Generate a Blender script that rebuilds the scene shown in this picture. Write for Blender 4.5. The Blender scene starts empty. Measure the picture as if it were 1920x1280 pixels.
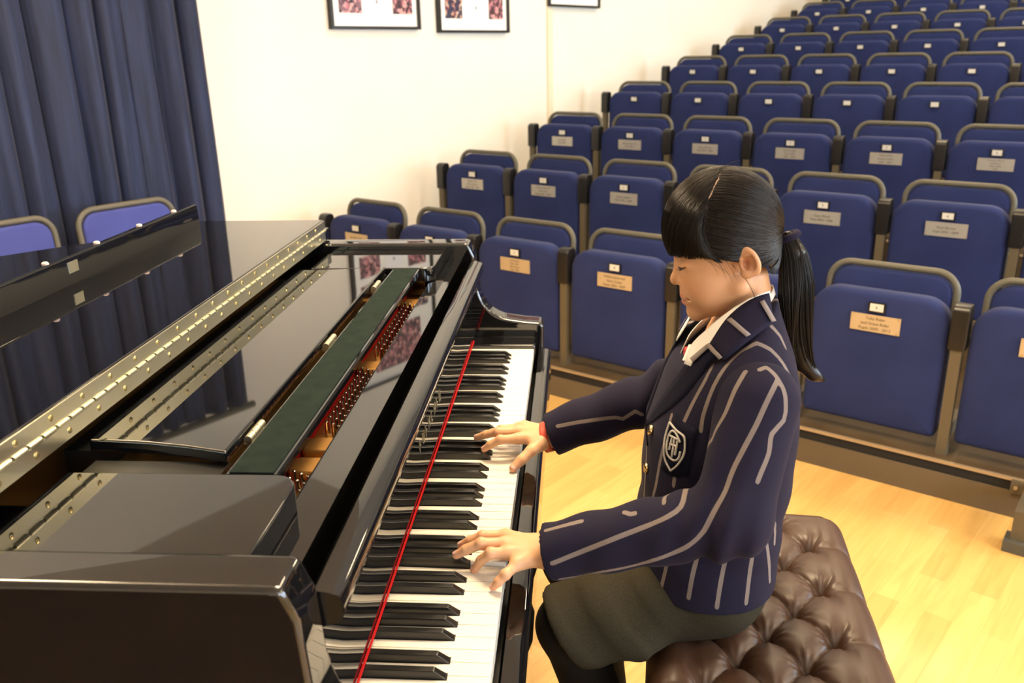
import bpy, bmesh, math, random
import numpy as np
from mathutils import Vector, Matrix
random.seed(7); np.random.seed(7)
PI = math.pi
SC = bpy.context.scene
COL = SC.collection

# ------------------------------------------------------------------ helpers
def link(o, parent=None):
    COL.objects.link(o)
    if parent is not None:
        o.parent = parent
    return o

def tag(o, label=None, cat=None, group=None, kind=None):
    if label: o['label'] = label
    if cat: o['category'] = cat
    if group: o['group'] = group
    if kind: o['kind'] = kind
    return o

def empty(name, loc=(0, 0, 0), rz=0.0, label=None, cat=None, group=None):
    o = bpy.data.objects.new(name, None)
    o.empty_display_size = 0.05
    COL.objects.link(o)
    o.location = loc
    o.rotation_euler = (0, 0, rz)
    return tag(o, label, cat, group)

def dup(root, loc, rz, label, group=None):
    r = root.copy(); COL.objects.link(r)
    r.location = loc; r.rotation_euler = (0, 0, rz)
    r['label'] = label
    if group: r['group'] = group
    for ch in list(root.children):
        c = ch.copy(); COL.objects.link(c); c.parent = r
        for g in list(ch.children):
            d = g.copy(); COL.objects.link(d); d.parent = c
    return r

def finish(bm, name, mat, parent=None, smooth=True, ang=32, wn=False, off=None):
    bmesh.ops.recalc_face_normals(bm, faces=bm.faces[:])
    if off is not None:
        bmesh.ops.translate(bm, verts=bm.verts[:], vec=-Vector(off))
    me = bpy.data.meshes.new(name)
    bm.to_mesh(me); bm.free()
    if smooth:
        for p in me.polygons: p.use_smooth = True
        me.set_sharp_from_angle(angle=math.radians(ang))
    if mat is not None:
        for m in (mat if isinstance(mat, (list, tuple)) else [mat]):
            me.materials.append(m)
    o = bpy.data.objects.new(name, me)
    link(o, parent)
    if wn:
        w = o.modifiers.new('normals', 'WEIGHTED_NORMAL'); w.keep_sharp = True
    return o

def bevel_bm(bm, w, seg=2, ang=30, skip=None):
    es = [e for e in bm.edges if len(e.link_faces) == 2 and e.calc_face_angle(0) > math.radians(ang) and not (skip and skip(e))]
    if es and w > 0:
        bmesh.ops.bevel(bm, geom=es, offset=w, segments=seg, profile=0.5, affect='EDGES', clamp_overlap=True)

def add_box(bm, lo, hi, M=None):
    x0, y0, z0 = lo; x1, y1, z1 = hi
    vs = [(x0,y0,z0),(x1,y0,z0),(x1,y1,z0),(x0,y1,z0),(x0,y0,z1),(x1,y0,z1),(x1,y1,z1),(x0,y1,z1)]
    v = [bm.verts.new(M @ Vector(p) if M else p) for p in vs]
    for f in ((0,3,2,1),(4,5,6,7),(0,1,5,4),(1,2,6,5),(2,3,7,6),(3,0,4,7)):
        bm.faces.new([v[i] for i in f])

def add_prism(bm, poly, a, b, axis='z'):
    """poly: 2D points; extruded from a to b along axis.  z:(x,y) y:(x,z) x:(y,z)"""
    def P(q, t):
        if axis == 'z': return (q[0], q[1], t)
        if axis == 'y': return (q[0], t, q[1])
        return (t, q[0], q[1])
    A = [bm.verts.new(P(q, a)) for q in poly]; B = [bm.verts.new(P(q, b)) for q in poly]
    n = len(poly)
    bm.faces.new(A[::-1]); bm.faces.new(B)
    for i in range(n):
        j = (i+1) % n
        bm.faces.new((A[i], A[j], B[j], B[i]))

def add_tube(bm, pts, r, seg=10, caps=True, closed=False):
    pts = [Vector(p) for p in pts]; n = len(pts)
    rs = r if isinstance(r, (list, tuple)) else [r]*n
    rings = []; up = None
    for i, p in enumerate(pts):
        if closed: t = (pts[(i+1) % n]-pts[i-1]).normalized()
        else: t = (pts[min(i+1, n-1)]-pts[max(i-1, 0)]).normalized()
        if up is None:
            up = Vector((0, 0, 1)) if abs(t.z) < .9 else Vector((1, 0, 0))
        up = (up - t*up.dot(t)).normalized(); s = t.cross(up)
        rings.append([bm.verts.new(p + (up*math.cos(2*PI*k/seg) + s*math.sin(2*PI*k/seg))*rs[i]) for k in range(seg)])
    for i in range(n if closed else n-1):
        a, b = rings[i], rings[(i+1) % n]
        for k in range(seg):
            l = (k+1) % seg
            bm.faces.new((a[k], a[l], b[l], b[k]))
    if caps and not closed:
        bm.faces.new(rings[0][::-1]); bm.faces.new(rings[-1])

def add_lathe(bm, prof, seg=16, M=None):
    rings = []
    for r, z in prof:
        rings.append([bm.verts.new((M @ Vector((r*math.cos(2*PI*k/seg), r*math.sin(2*PI*k/seg), z))) if M else (r*math.cos(2*PI*k/seg), r*math.sin(2*PI*k/seg), z)) for k in range(seg)])
    for a, b in zip(rings, rings[1:]):
        for k in range(seg):
            l = (k+1) % seg
            bm.faces.new((a[k], a[l], b[l], b[k]))
    bm.faces.new(rings[0][::-1]); bm.faces.new(rings[-1])

def rounded(w0, w1, h0, h1, rs, n=6):
    """rounded rectangle outline, corners from bottom-left ccw with radii rs"""
    cs = [(w0, h0, 180), (w1, h0, 270), (w1, h1, 0), (w0, h1, 90)]
    out = []
    for (x, y, a0), r in zip(cs, rs):
        cx = x + r if x == w0 else x - r
        cy = y + r if y == h0 else y - r
        for i in range(n+1):
            a = math.radians(a0 + 90*i/n)
            out.append((cx + r*math.cos(a), cy + r*math.sin(a)))
    return out

def bar(name, lo, hi, mat, parent=None, bev=.002, seg=2, off=None):
    bm = bmesh.new(); add_box(bm, lo, hi); bevel_bm(bm, bev, seg)
    return finish(bm, name, mat, parent, wn=True, off=off)

def prism(name, poly, a, b, axis, mat, parent=None, bev=.002, seg=2, off=None, ang=30, skip=None):
    bm = bmesh.new(); add_prism(bm, poly, a, b, axis)
    bmesh.ops.recalc_face_normals(bm, faces=bm.faces[:]); bevel_bm(bm, bev, seg, ang, skip)
    return finish(bm, name, mat, parent, wn=True, off=off)

def panel_bm(outline, d0, d1, edge=.02, dome=.008, layers=4):
    """padded panel in x(z) plane: outline (x,z); thickness along y from d0 (front) to d1 (back); front edge rounded, face domed"""
    bm = bmesh.new()
    pts = np.array(outline); n = len(pts)
    c = (pts.min(0)+pts.max(0))/2
    def inset(t):      # move towards the inside by t
        q = []
        for i in range(n):
            e0 = pts[i]-pts[i-1]; e1 = pts[(i+1) % n]-pts[i]
            v = np.array([-(e0+e1)[1], (e0+e1)[0]]); l = np.linalg.norm(v)
            v = v/l if l > 1e-9 else c-pts[i]
            q.append(pts[i]+v*t)
        return np.array(q)
    rings = []
    rings.append([bm.verts.new((x, d1, z)) for x, z in inset(.006)])
    rings.append([bm.verts.new((x, d1-.006, z)) for x, z in pts])
    for k in range(layers+1):
        a = k/layers*PI/2
        rings.append([bm.verts.new((x, d0+edge-edge*math.sin(a), z)) for x, z in inset(edge*(1-math.cos(a)))])
    last = inset(edge)
    for k, f in enumerate((.75, .5, .25)):
        rings.append([bm.verts.new((c[0]+(x-c[0])*f, d0-dome*(1-f*f), c[1]+(z-c[1])*f)) for x, z in last])
    for a, b in zip(rings, rings[1:]):
        for i in range(n):
            j = (i+1) % n
            bm.faces.new((a[i], a[j], b[j], b[i]))
    bm.faces.new(rings[0][::-1]); bm.faces.new(rings[-1])
    return bm

# ------------------------------------------------------------------ materials
def mat(name, col, rough=.5, metal=0.0, ior=1.5, sheen=0.0, spec=None, emit=None, coat=0.0):
    m = bpy.data.materials.new(name); m.use_nodes = True
    b = m.node_tree.nodes['Principled BSDF']
    b.inputs['Base Color'].default_value = (*col, 1)
    b.inputs['Roughness'].default_value = rough
    b.inputs['Metallic'].default_value = metal
    b.inputs['IOR'].default_value = ior
    if sheen: 
        b.inputs['Sheen Weight'].default_value = sheen
        b.inputs['Sheen Roughness'].default_value = .4
    if spec is not None: b.inputs['Specular IOR Level'].default_value = spec
    if coat:
        b.inputs['Coat Weight'].default_value = coat; b.inputs['Coat Roughness'].default_value = .05
    if emit:
        b.inputs['Emission Color'].default_value = (*emit[0], 1); b.inputs['Emission Strength'].default_value = emit[1]
    return m

def N_(m, t, **kw):
    n = m.node_tree.nodes.new(t)
    for k, v in kw.items(): setattr(n, k, v)
    return n

def bsdf(m): return m.node_tree.nodes['Principled BSDF']

def vary(m, scale, c1, c2, detail=4.0, coord='Object', bump=0.0, bscale=None, stretch=None):
    """noise mix of two colours (+ bump)"""
    nt = m.node_tree; L = nt.links.new
    tc = N_(m, 'ShaderNodeTexCoord'); src = tc.outputs[coord]
    if stretch:
        mp = N_(m, 'ShaderNodeMapping'); mp.inputs['Scale'].default_value = stretch
        L(src, mp.inputs['Vector']); src = mp.outputs['Vector']
    n = N_(m, 'ShaderNodeTexNoise'); n.inputs['Scale'].default_value = scale; n.inputs['Detail'].default_value = detail
    L(src, n.inputs['Vector'])
    r = N_(m, 'ShaderNodeValToRGB'); r.color_ramp.elements[0].color = (*c1, 1); r.color_ramp.elements[1].color = (*c2, 1)
    r.color_ramp.elements[0].position = .3; r.color_ramp.elements[1].position = .7
    L(n.outputs['Fac'], r.inputs['Fac']); L(r.outputs['Color'], bsdf(m).inputs['Base Color'])
    if bump:
        n2 = N_(m, 'ShaderNodeTexNoise'); n2.inputs['Scale'].default_value = bscale or scale*6; n2.inputs['Detail'].default_value = 2
        L(src, n2.inputs['Vector'])
        b = N_(m, 'ShaderNodeBump'); b.inputs['Strength'].default_value = bump; b.inputs['Distance'].default_value = .001
        L(n2.outputs['Fac'], b.inputs['Height']); L(b.outputs['Normal'], bsdf(m).inputs['Normal'])
    return m

LAC = mat('black_lacquer', (.004, .004, .0045), .025, ior=1.75)
LACD = mat('black_satin', (.006, .006, .006), .35)
BRASS = vary(mat('brass', (.75, .6, .3), .3, 1.0), 3, (.80, .76, .53), (.84, .82, .66), stretch=(1, 6, 1))
BRASSD = mat('brass_screw', (.6, .48, .22), .3, 1.0)
BRONZE = vary(mat('gold_paint', (.42, .22, .06), .42, .55), 6, (.36, .17, .04), (.5, .27, .08))
STEEL = mat('steel_pin', (.62, .58, .52), .18, 1.0)
FELTG = vary(mat('green_felt', (.02, .035, .03), .95, spec=.1), 40, (.006, .012, .0095), (.011, .0195, .016), bump=.4, bscale=900)
FELTR = mat('red_felt', (.42, .010, .010), .9, spec=.1)
IVORY = mat('white_key', (.76, .72, .62), .16, ior=1.5)
KEYWOOD = mat('key_wood', (.55, .40, .22), .6)
EBONY = mat('black_key', (.009, .0085, .008), .17, ior=1.5)
RUBBER = mat('pale_rubber', (.55, .42, .38), .6)
SEATF = vary(mat('blue_seat_fabric', (.03, .045, .17), .9, spec=.12, sheen=.08), 5, (.0175, .0255, .090), (.023, .033, .112), bump=.35, bscale=1200)
TUBE = mat('grey_tube', (.105, .098, .074), .45, .0, spec=.3)
ARMP = mat('black_armrest', (.010, .009, .008), .35)
POST = mat('bronze_post', (.115, .092, .056), .5, .1, spec=.3)
DECK = vary(mat('brown_deck', (.16, .11, .06), .55, spec=.2), 8, (.066, .043, .021), (.09, .06, .03))
NOSE = mat('metal_nosing', (.42, .32, .2), .35, .4)
FASC = vary(mat('fascia_board', (.2, .15, .095), .6, spec=.2), 3, (.11, .082, .048), (.135, .10, .06))
DARK = mat('dark_gap', (.008, .007, .006), .8)
GREYFOOT = mat('grey_foot', (.07, .07, .06), .4)
TABW = mat('white_tab', (.62, .60, .55), .35)
PLQB = mat('brass_plaque', (.50, .375, .22), .45, .2)
PLQS = mat('silver_plaque', (.42, .40, .36), .4, .4)
INK = mat('engraving', (.07, .05, .03), .7)
# ------------------------------------------------------------------ directions of the seating block
TH = -.5899
D = Vector((math.cos(TH), math.sin(TH), 0)); NN = Vector((-math.sin(TH), math.cos(TH), 0))
def at(s, n, z=0.0): return D*s + NN*n + Vector((0, 0, z))
MS = Matrix.Rotation(TH, 4, 'Z')           # local x = along the rows, local y = up the tiers
def sbox(bm, lo, hi): add_box(bm, lo, hi, MS)

# ------------------------------------------------------------------ room
def floor_material():
    m = mat('beech_floor', (.6, .4, .16), .3, spec=.45)
    nt = m.node_tree; L = nt.links.new
    tc = N_(m, 'ShaderNodeTexCoord'); mp = N_(m, 'ShaderNodeMapping')
    mp.inputs['Rotation'].default_value = (0, 0, math.radians(-53))
    L(tc.outputs['Object'], mp.inputs['Vector'])
    br = N_(m, 'ShaderNodeTexBrick')
    br.offset = .37; br.inputs['Scale'].default_value = 1.0
    br.inputs['Brick Width'].default_value = .46; br.inputs['Row Height'].default_value = .066
    br.inputs['Mortar Size'].default_value = .0004; br.inputs['Bias'].default_value = -.1
    br.inputs['Color1'].default_value = (.60, .365, .115, 1); br.inputs['Color2'].default_value = (.72, .47, .165, 1)
    br.inputs['Mortar'].default_value = (.5, .3, .11, 1)
    L(mp.outputs['Vector'], br.inputs['Vector'])
    mp2 = N_(m, 'ShaderNodeMapping'); mp2.inputs['Scale'].default_value = (1.6, 22, 1)
    L(mp.outputs['Vector'], mp2.inputs['Vector'])
    n = N_(m, 'ShaderNodeTexNoise'); n.inputs['Scale'].default_value = 1.6; n.inputs['Detail'].default_value = 5
    n.inputs['Distortion'].default_value = 1.2
    L(mp2.outputs['Vector'], n.inputs['Vector'])
    mx = N_(m, 'ShaderNodeMix', data_type='RGBA', blend_type='MULTIPLY'); mx.inputs['Factor'].default_value = .35
    rp = N_(m, 'ShaderNodeValToRGB'); rp.color_ramp.elements[0].position = .35; rp.color_ramp.elements[1].position = .62
    rp.color_ramp.elements[0].color = (.72, .6, .45, 1); rp.color_ramp.elements[1].color = (1, 1, 1, 1)
    L(n.outputs['Fac'], rp.inputs['Fac'])
    L(br.outputs['Color'], mx.inputs['A']); L(rp.outputs['Color'], mx.inputs['B'])
    L(mx.outputs['Result'], bsdf(m).inputs['Base Color'])
    return m
FLOOR = floor_material()
WALLM = vary(mat('cream_paint', (.82, .78, .70), .75), 2, (.79, .725, .60), (.825, .76, .635), bump=.05, bscale=200)
CEILM = mat('ceiling_paint', (.80, .77, .72), .85)
TRIMM = mat('cream_trim', (.78, .66, .46), .5)

SW, SE, NF, NB, ZC = -3.05, 4.6, -3.4, 12.6, 4.3
def structure(name, bm, m, **k):
    return tag(finish(bm, name, m, smooth=False, **k), kind='structure')
bm = bmesh.new(); sbox(bm, (SW-.15, NF-.15, -.1), (SE+.15, NB+.15, 0)); structure('floor', bm, FLOOR)
ZL, NL = 2.75, 2.3            # lower ceiling over the piano, high ceiling over the seating
bm = bmesh.new(); sbox(bm, (SW-.15, NL, ZC), (SE+.15, NB+.15, ZC+.1)); sbox(bm, (SW-.15, NF-.15, ZL), (SE+.15, NL, ZL+.1)); structure('ceiling', bm, CEILM)
bm = bmesh.new(); sbox(bm, (SW, NL-.02, ZL+.1), (SE, NL, ZC)); structure('trim_2', bm, WALLM)
bm = bmesh.new(); sbox(bm, (SW-.15, NF, 0), (SW, NB, ZC)); structure('wall_left', bm, WALLM)
bm = bmesh.new(); sbox(bm, (SW, NB, 0), (SE, NB+.15, ZC)); structure('wall_back', bm, WALLM)
bm = bmesh.new(); sbox(bm, (SW, NF-.15, 0), (SE, NF, ZC)); structure('wall_front', bm, WALLM)
# right wall with tall windows
WINS = [(-2.2, -.6), (.2, 1.8), (3.0, 4.6), (6.0, 7.8)]
WZ0, WZ1 = .9, 2.45
bm = bmesh.new()
edges = [NF] + [v for w in WINS for v in w] + [NB]
for i in range(0, len(edges), 2): sbox(bm, (SE, edges[i], 0), (SE+.15, edges[i+1], ZC))
for a, b in WINS:
    sbox(bm, (SE, a, 0), (SE+.15, b, WZ0)); sbox(bm, (SE, a, WZ1), (SE+.15, b, ZC))
structure('wall_right', bm, WALLM)
SKY = mat('bright_sky_pane', (.8, .85, .9), .2, emit=((.74, .86, 1.0), 5.5))
FRM = mat('window_frame_paint', (.75, .75, .73), .4)
for i, (a, b) in enumerate(WINS):
    bm = bmesh.new()
    for q in (a, b-.06, (a+b)/2-.025): sbox(bm, (SE+.03, q, WZ0), (SE+.1, q+(.05 if q not in (a, b-.06) else .06), WZ1))
    for q in (WZ0, WZ1-.06, 1.75): sbox(bm, (SE+.03, a, q), (SE+.1, b, q+.06))
    w = structure('window_%d' % (i+1), bm, FRM)
    bm = bmesh.new(); sbox(bm, (SE+.06, a+.01, WZ0+.01), (SE+.066, b-.01, WZ1-.01))
    finish(bm, 'pane', SKY, w, smooth=False)
bm = bmesh.new(); sbox(bm, (SW, 4.66, 0), (SW+.012, 4.72, ZC)); structure('trim_1', bm, TRIMM)
bm = bmesh.new(); sbox(bm, (SW, NF, 0), (SW+.015, NB, .09)); structure('baseboard_left', bm, TRIMM)

# ceiling lamps: unseen square diffusers, the front ones hung lower for the added uplights
LAMPM = mat('warm_lamp_diffuser', (.9, .85, .75), .4, emit=((1.0, .78, .50), 14.0))
lamp0 = None
spots = [(-1.9, .1), (3.2, -1.0), (-.35, 1.0), (2.8, 2.0), (-.9, 4.2), (2.6, 4.2), (-.9, 7.4), (2.6, 7.4), (.8, 10.4)]
words = ['left, near the curtain', 'front right', 'middle, over the pianist', 'right, before the seating', 'left, over the lower rows', 'right, over the lower rows',
         'left, over the upper rows', 'right, over the upper rows', 'middle, at the back wall']
for (s, n), w in zip(spots, words):
    lab = 'square warm ceiling lamp, %s of the hall' % w
    if lamp0 is None:
        lamp0 = empty('ceiling_lamp', at(s, n, (ZL-.35) if n < NL else ZC), TH, lab, 'ceiling lamp', 'ceiling lamps of the hall')
        bm = bmesh.new()
        for lo, hi in (((-.32, -.32, -.03), (.32, -.29, 0)), ((-.32, .29, -.03), (.32, .32, 0)), ((-.32, -.29, -.03), (-.29, .29, 0)), ((.29, -.29, -.03), (.32, .29, 0))):
            add_box(bm, lo, hi)
        finish(bm, 'frame', FRM, lamp0, smooth=False)
        bm = bmesh.new()
        for a in (-.2, .2): add_tube(bm, [(a, 0, 0), (a, 0, .36)], .004, 6)
        finish(bm, 'hanger', FRM, lamp0)
        bm = bmesh.new(); add_box(bm, (-.29, -.29, -.018), (.29, .29, -.008)); finish(bm, 'diffuser', LAMPM, lamp0, smooth=False)
    else:
        dup(lamp0, at(s, n, (ZL-.35) if n < NL else ZC), TH, lab)

# ------------------------------------------------------------------ curtain (hangs in front of the left wall)
CURT = mat('navy_curtain', (.02, .03, .075), .6, spec=.2, sheen=.15)
vary(CURT, 60, (.014, .018, .040), (.022, .031, .078), stretch=(1, 1, .05), bump=.2, bscale=400)
def make_curtain():
    bm = bmesh.new(); n1, n0 = 1.83, -1.9; ztop, zbot = 2.17, .04
    W = 420; Hn = 36; rows = []
    rnd = [random.uniform(-.6, .6) for _ in range(40)]
    for j in range(Hn+1):
        z = zbot + (ztop-zbot)*j/Hn; row = []
        for i in range(W+1):
            t = i/W; u = t*(n1-n0); ph = u*2*PI/.118
            k = int(u/.118) % 40
            amp = .034 + .014*math.sin(u*11.3+1) + .008*math.sin(z*1.3+u*17)
            ph += 1.1*math.sin(u*6.1) + .8*math.sin(u*13.7+z*.5) + .35*math.sin(z*1.4+u*9)
            s = .11 + amp*math.sin(ph) + .011*math.sin(2.3*ph+z*.9+u*4)
            n = n1 - u + .022*math.cos(ph)
            row.append(bm.verts.new(at(SW+s, n, z)))
        rows.append(row)
    for a, b in zip(rows, rows[1:]):
        for i in range(W): bm.faces.new((a[i], a[i+1], b[i+1], b[i]))
    o = finish(bm, 'curtain', CURT, ang=180)
    sm = o.modifiers.new('thickness', 'SOLIDIFY'); sm.thickness = .004; sm.offset = 0
    return tag(o, 'long dark navy pleated curtain hanging in front of the cream wall', 'curtain')
make_curtain()
bm = bmesh.new(); add_tube(bm, [at(SW+.11, -2.0, 2.2), at(SW+.11, 1.9, 2.2)], .018)
for q in (-1.8, 0, 1.8): add_tube(bm, [at(SW, q, 2.2), at(SW+.11, q, 2.2)], .01)
tag(finish(bm, 'curtain_rail', TUBE), 'grey curtain rail along the cream wall above the curtain', 'curtain rail')

# ------------------------------------------------------------------ picture frames
FRB = mat('black_frame', (.012, .011, .01), .3)
MATB = mat('cream_mount', (.85, .82, .74), .6)
GLASSP = mat('certificate', (.83, .81, .80), .35)
def photo_mat(name, cols, sc):
    m = mat(name, cols[0], .3)
    nt = m.node_tree; L = nt.links.new
    tc = N_(m, 'ShaderNodeTexCoord'); v = N_(m, 'ShaderNodeTexVoronoi'); v.inputs['Scale'].default_value = sc
    L(tc.outputs['Object'], v.inputs['Vector'])
    r = N_(m, 'ShaderNodeValToRGB'); r.color_ramp.interpolation = 'CONSTANT'
    els = r.color_ramp.elements
    while len(els) < len(cols): els.new(.5)
    for i, c in enumerate(cols): els[i].position = i/len(cols); els[i].color = (*c, 1)
    sp = N_(m, 'ShaderNodeSeparateColor'); L(v.outputs['Color'], sp.inputs['Color']); L(sp.outputs['Red'], r.inputs['Fac'])
    L(r.outputs['Color'], bsdf(m).inputs['Base Color']); return m
PH1 = photo_mat('stage_photo_pink', [(.03, .02, .025), (.5, .16, .2), (.1, .03, .04), (.62, .32, .3), (.2, .1, .12)], 55)
PH2 = photo_mat('stage_photo_dark', [(.02, .02, .05), (.35, .12, .1), (.05, .04, .09), (.6, .4, .3), (.04, .03, .05)], 60)
SEAL = mat('grey_seal', (.3, .3, .32), .6)
def picture(n0, n1, z0, z1, cells, label, rot=0):
    # local frame: x along the wall (increasing n), y out of the wall, z up; base at lower left corner
    e = empty('picture_frame', at(SW, (n0+n1)/2, z0), 0, label, 'framed photographs')
    w = n1-n0; h = z1-z0
    B = Matrix(((NN.x, D.x, 0, 0), (NN.y, D.y, 0, 0), (0, 0, 1, 0), (0, 0, 0, 1))) @ Matrix.Rotation(0, 4, 'Y')
    def part(nm, boxes, m, par=e, bev=0):
        bm = bmesh.new()
        for lo, hi in boxes: add_box(bm, lo, hi, B)
        bmesh.ops.recalc_face_normals(bm, faces=bm.faces[:])
        if bev: bevel_bm(bm, bev, 2)
        return finish(bm, nm, m, par, smooth=False)
    t = .016
    part('moulding', [((-w/2, 0, 0), (w/2, .03, t)), ((-w/2, 0, h-t), (w/2, .03, h)), ((-w/2, 0, t), (-w/2+t, .03, h-t)), ((w/2-t, 0, t), (w/2, .03, h-t))], FRB)
    part('mount', [((-w/2+t, .006, t), (w/2-t, .014, h-t))], MATB)
    for (a, b, c, d, kind) in cells:
        part('photograph' if kind else 'certificate', [((-w/2+a*w, .0142, c*h), (-w/2+b*w, .016, d*h))], (GLASSP, PH1, PH2)[kind])
        if kind == 0 and d < .5:
            part('seal', [((-w/2+(a+b)/2*w-.008, .0162, (c+d)/2*h-.02), (-w/2+(a+b)/2*w+.008, .0166, (c+d)/2*h+.0))], SEAL)
    return e
cA = [(.10, .34, .10, .27, 1), (.40, .62, .10, .27, 0), (.69, .92, .10, .27, 1), (.10, .34, .33, .50, 2), (.40, .62, .33, .50, 1), (.69, .92, .33, .50, 2), (.2, .8, .58, .9, 1)]
cB = [(.10, .33, .10, .28, 2), (.41, .64, .10, .28, 0), (.71, .92, .10, .28, 1), (.10, .33, .36, .52, 2), (.41, .64, .36, .52, 2), (.71, .92, .36, .52, 2), (.2, .8, .58, .9, 2)]
cC = [(.12, .36, .12, .3, 0), (.42, .66, .12, .3, 0), (.72, .92, .12, .3, 1), (.2, .8, .45, .9, 1)]
picture(2.705, 3.375, 1.53, 2.35, cA, 'black framed collage of stage photographs on the cream wall, nearest the curtain')
picture(3.535, 4.21, 1.513, 2.33, cB, 'black framed collage of dark stage photographs, left of the wall strip')
picture(4.645+.015, 5.31, 1.685, 2.40, cC, 'black framed pictures hanging higher on the wall, right of the wall strip')

# ------------------------------------------------------------------ tiers of the seating stand
C1, SP, S0, RISE, DEP, Z1 = 2.38, .4954, -2.8174, .1562, .8996, .13
FS = 2.31
ROWN = ['front row', 'second row', 'third row', 'fourth row', 'fifth row', 'sixth row', 'seventh row', 'eighth row', 'ninth row', 'tenth row']
COUNT = [7, 7, 7, 7, 6, 6, 6, 5, 5, 4]
SEND = S0 + SP*9.2
for r in range(11):
    n0 = FS + DEP*r; z = Z1 + RISE*r
    e = empty('seating_platform', at(-.4, n0, 0), TH, 'brown stepped platform carrying the %s of blue seats' % ROWN[min(r, 9)] if r < 10 else 'brown top platform behind the last row of blue seats', 'seating platform', 'steps of the seating stand')
    Mi = Matrix.Rotation(TH, 4, 'Z').inverted()
    def local(bm, lo, hi): add_box(bm, (lo[0]+.4, lo[1]-n0, lo[2]), (hi[0]+.4, hi[1]-n0, hi[2]))
    bm = bmesh.new()
    local(bm, (S0-.06, n0+.012, z-.03), (SEND, n0+DEP+.011 if r < 10 else NB-.02, z)); finish(bm, 'deck', DECK, e, smooth=False)
    bm = bmesh.new(); local(bm, (S0-.06, n0, z-.008), (SEND, n0+.012, z+.001)); finish(bm, 'nosing', NOSE, e, smooth=False)
    if r == 0:
        bm = bmesh.new(); local(bm, (S0-.06, n0, 0), (SEND, n0+.03, .088)); finish(bm, 'fascia_board', FASC, e, smooth=False)
        bm = bmesh.new(); local(bm, (S0-.06, n0+.006, .088), (SEND, n0+.012, z-.009)); finish(bm, 'dark_gap', DARK, e, smooth=False)
        bm = bmesh.new()
        add_box(bm, (.77, -.012, .088), (.89, .0, .128)); bevel_bm(bm, .003, 2); finish(bm, 'bracket', POST, e)
        bm = bmesh.new()
        add_tube(bm, [(.785, -.012, .108), (.785, -.018, .108)], .006); finish(bm, 'bolt', NOSE, e)
        bm = bmesh.new()
        add_box(bm, (.795, -.225, .0), (.86, -.155, .034)); bevel_bm(bm, .008, 3); finish(bm, 'support_foot', GREYFOOT, e)
        bm = bmesh.new(); add_box(bm, (.81, -.205, .03), (.848, -.17, .126)); add_box(bm, (.81, -.20, .092), (.848, .0, .127)); bevel_bm(bm, .003, 2); finish(bm, 'support_leg', POST, e)
    else:
        bm = bmesh.new(); local(bm, (S0-.06, n0+.012, z-RISE), (SEND, n0+.03, z-.03)); finish(bm, 'riser', DECK, e, smooth=False)

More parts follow.
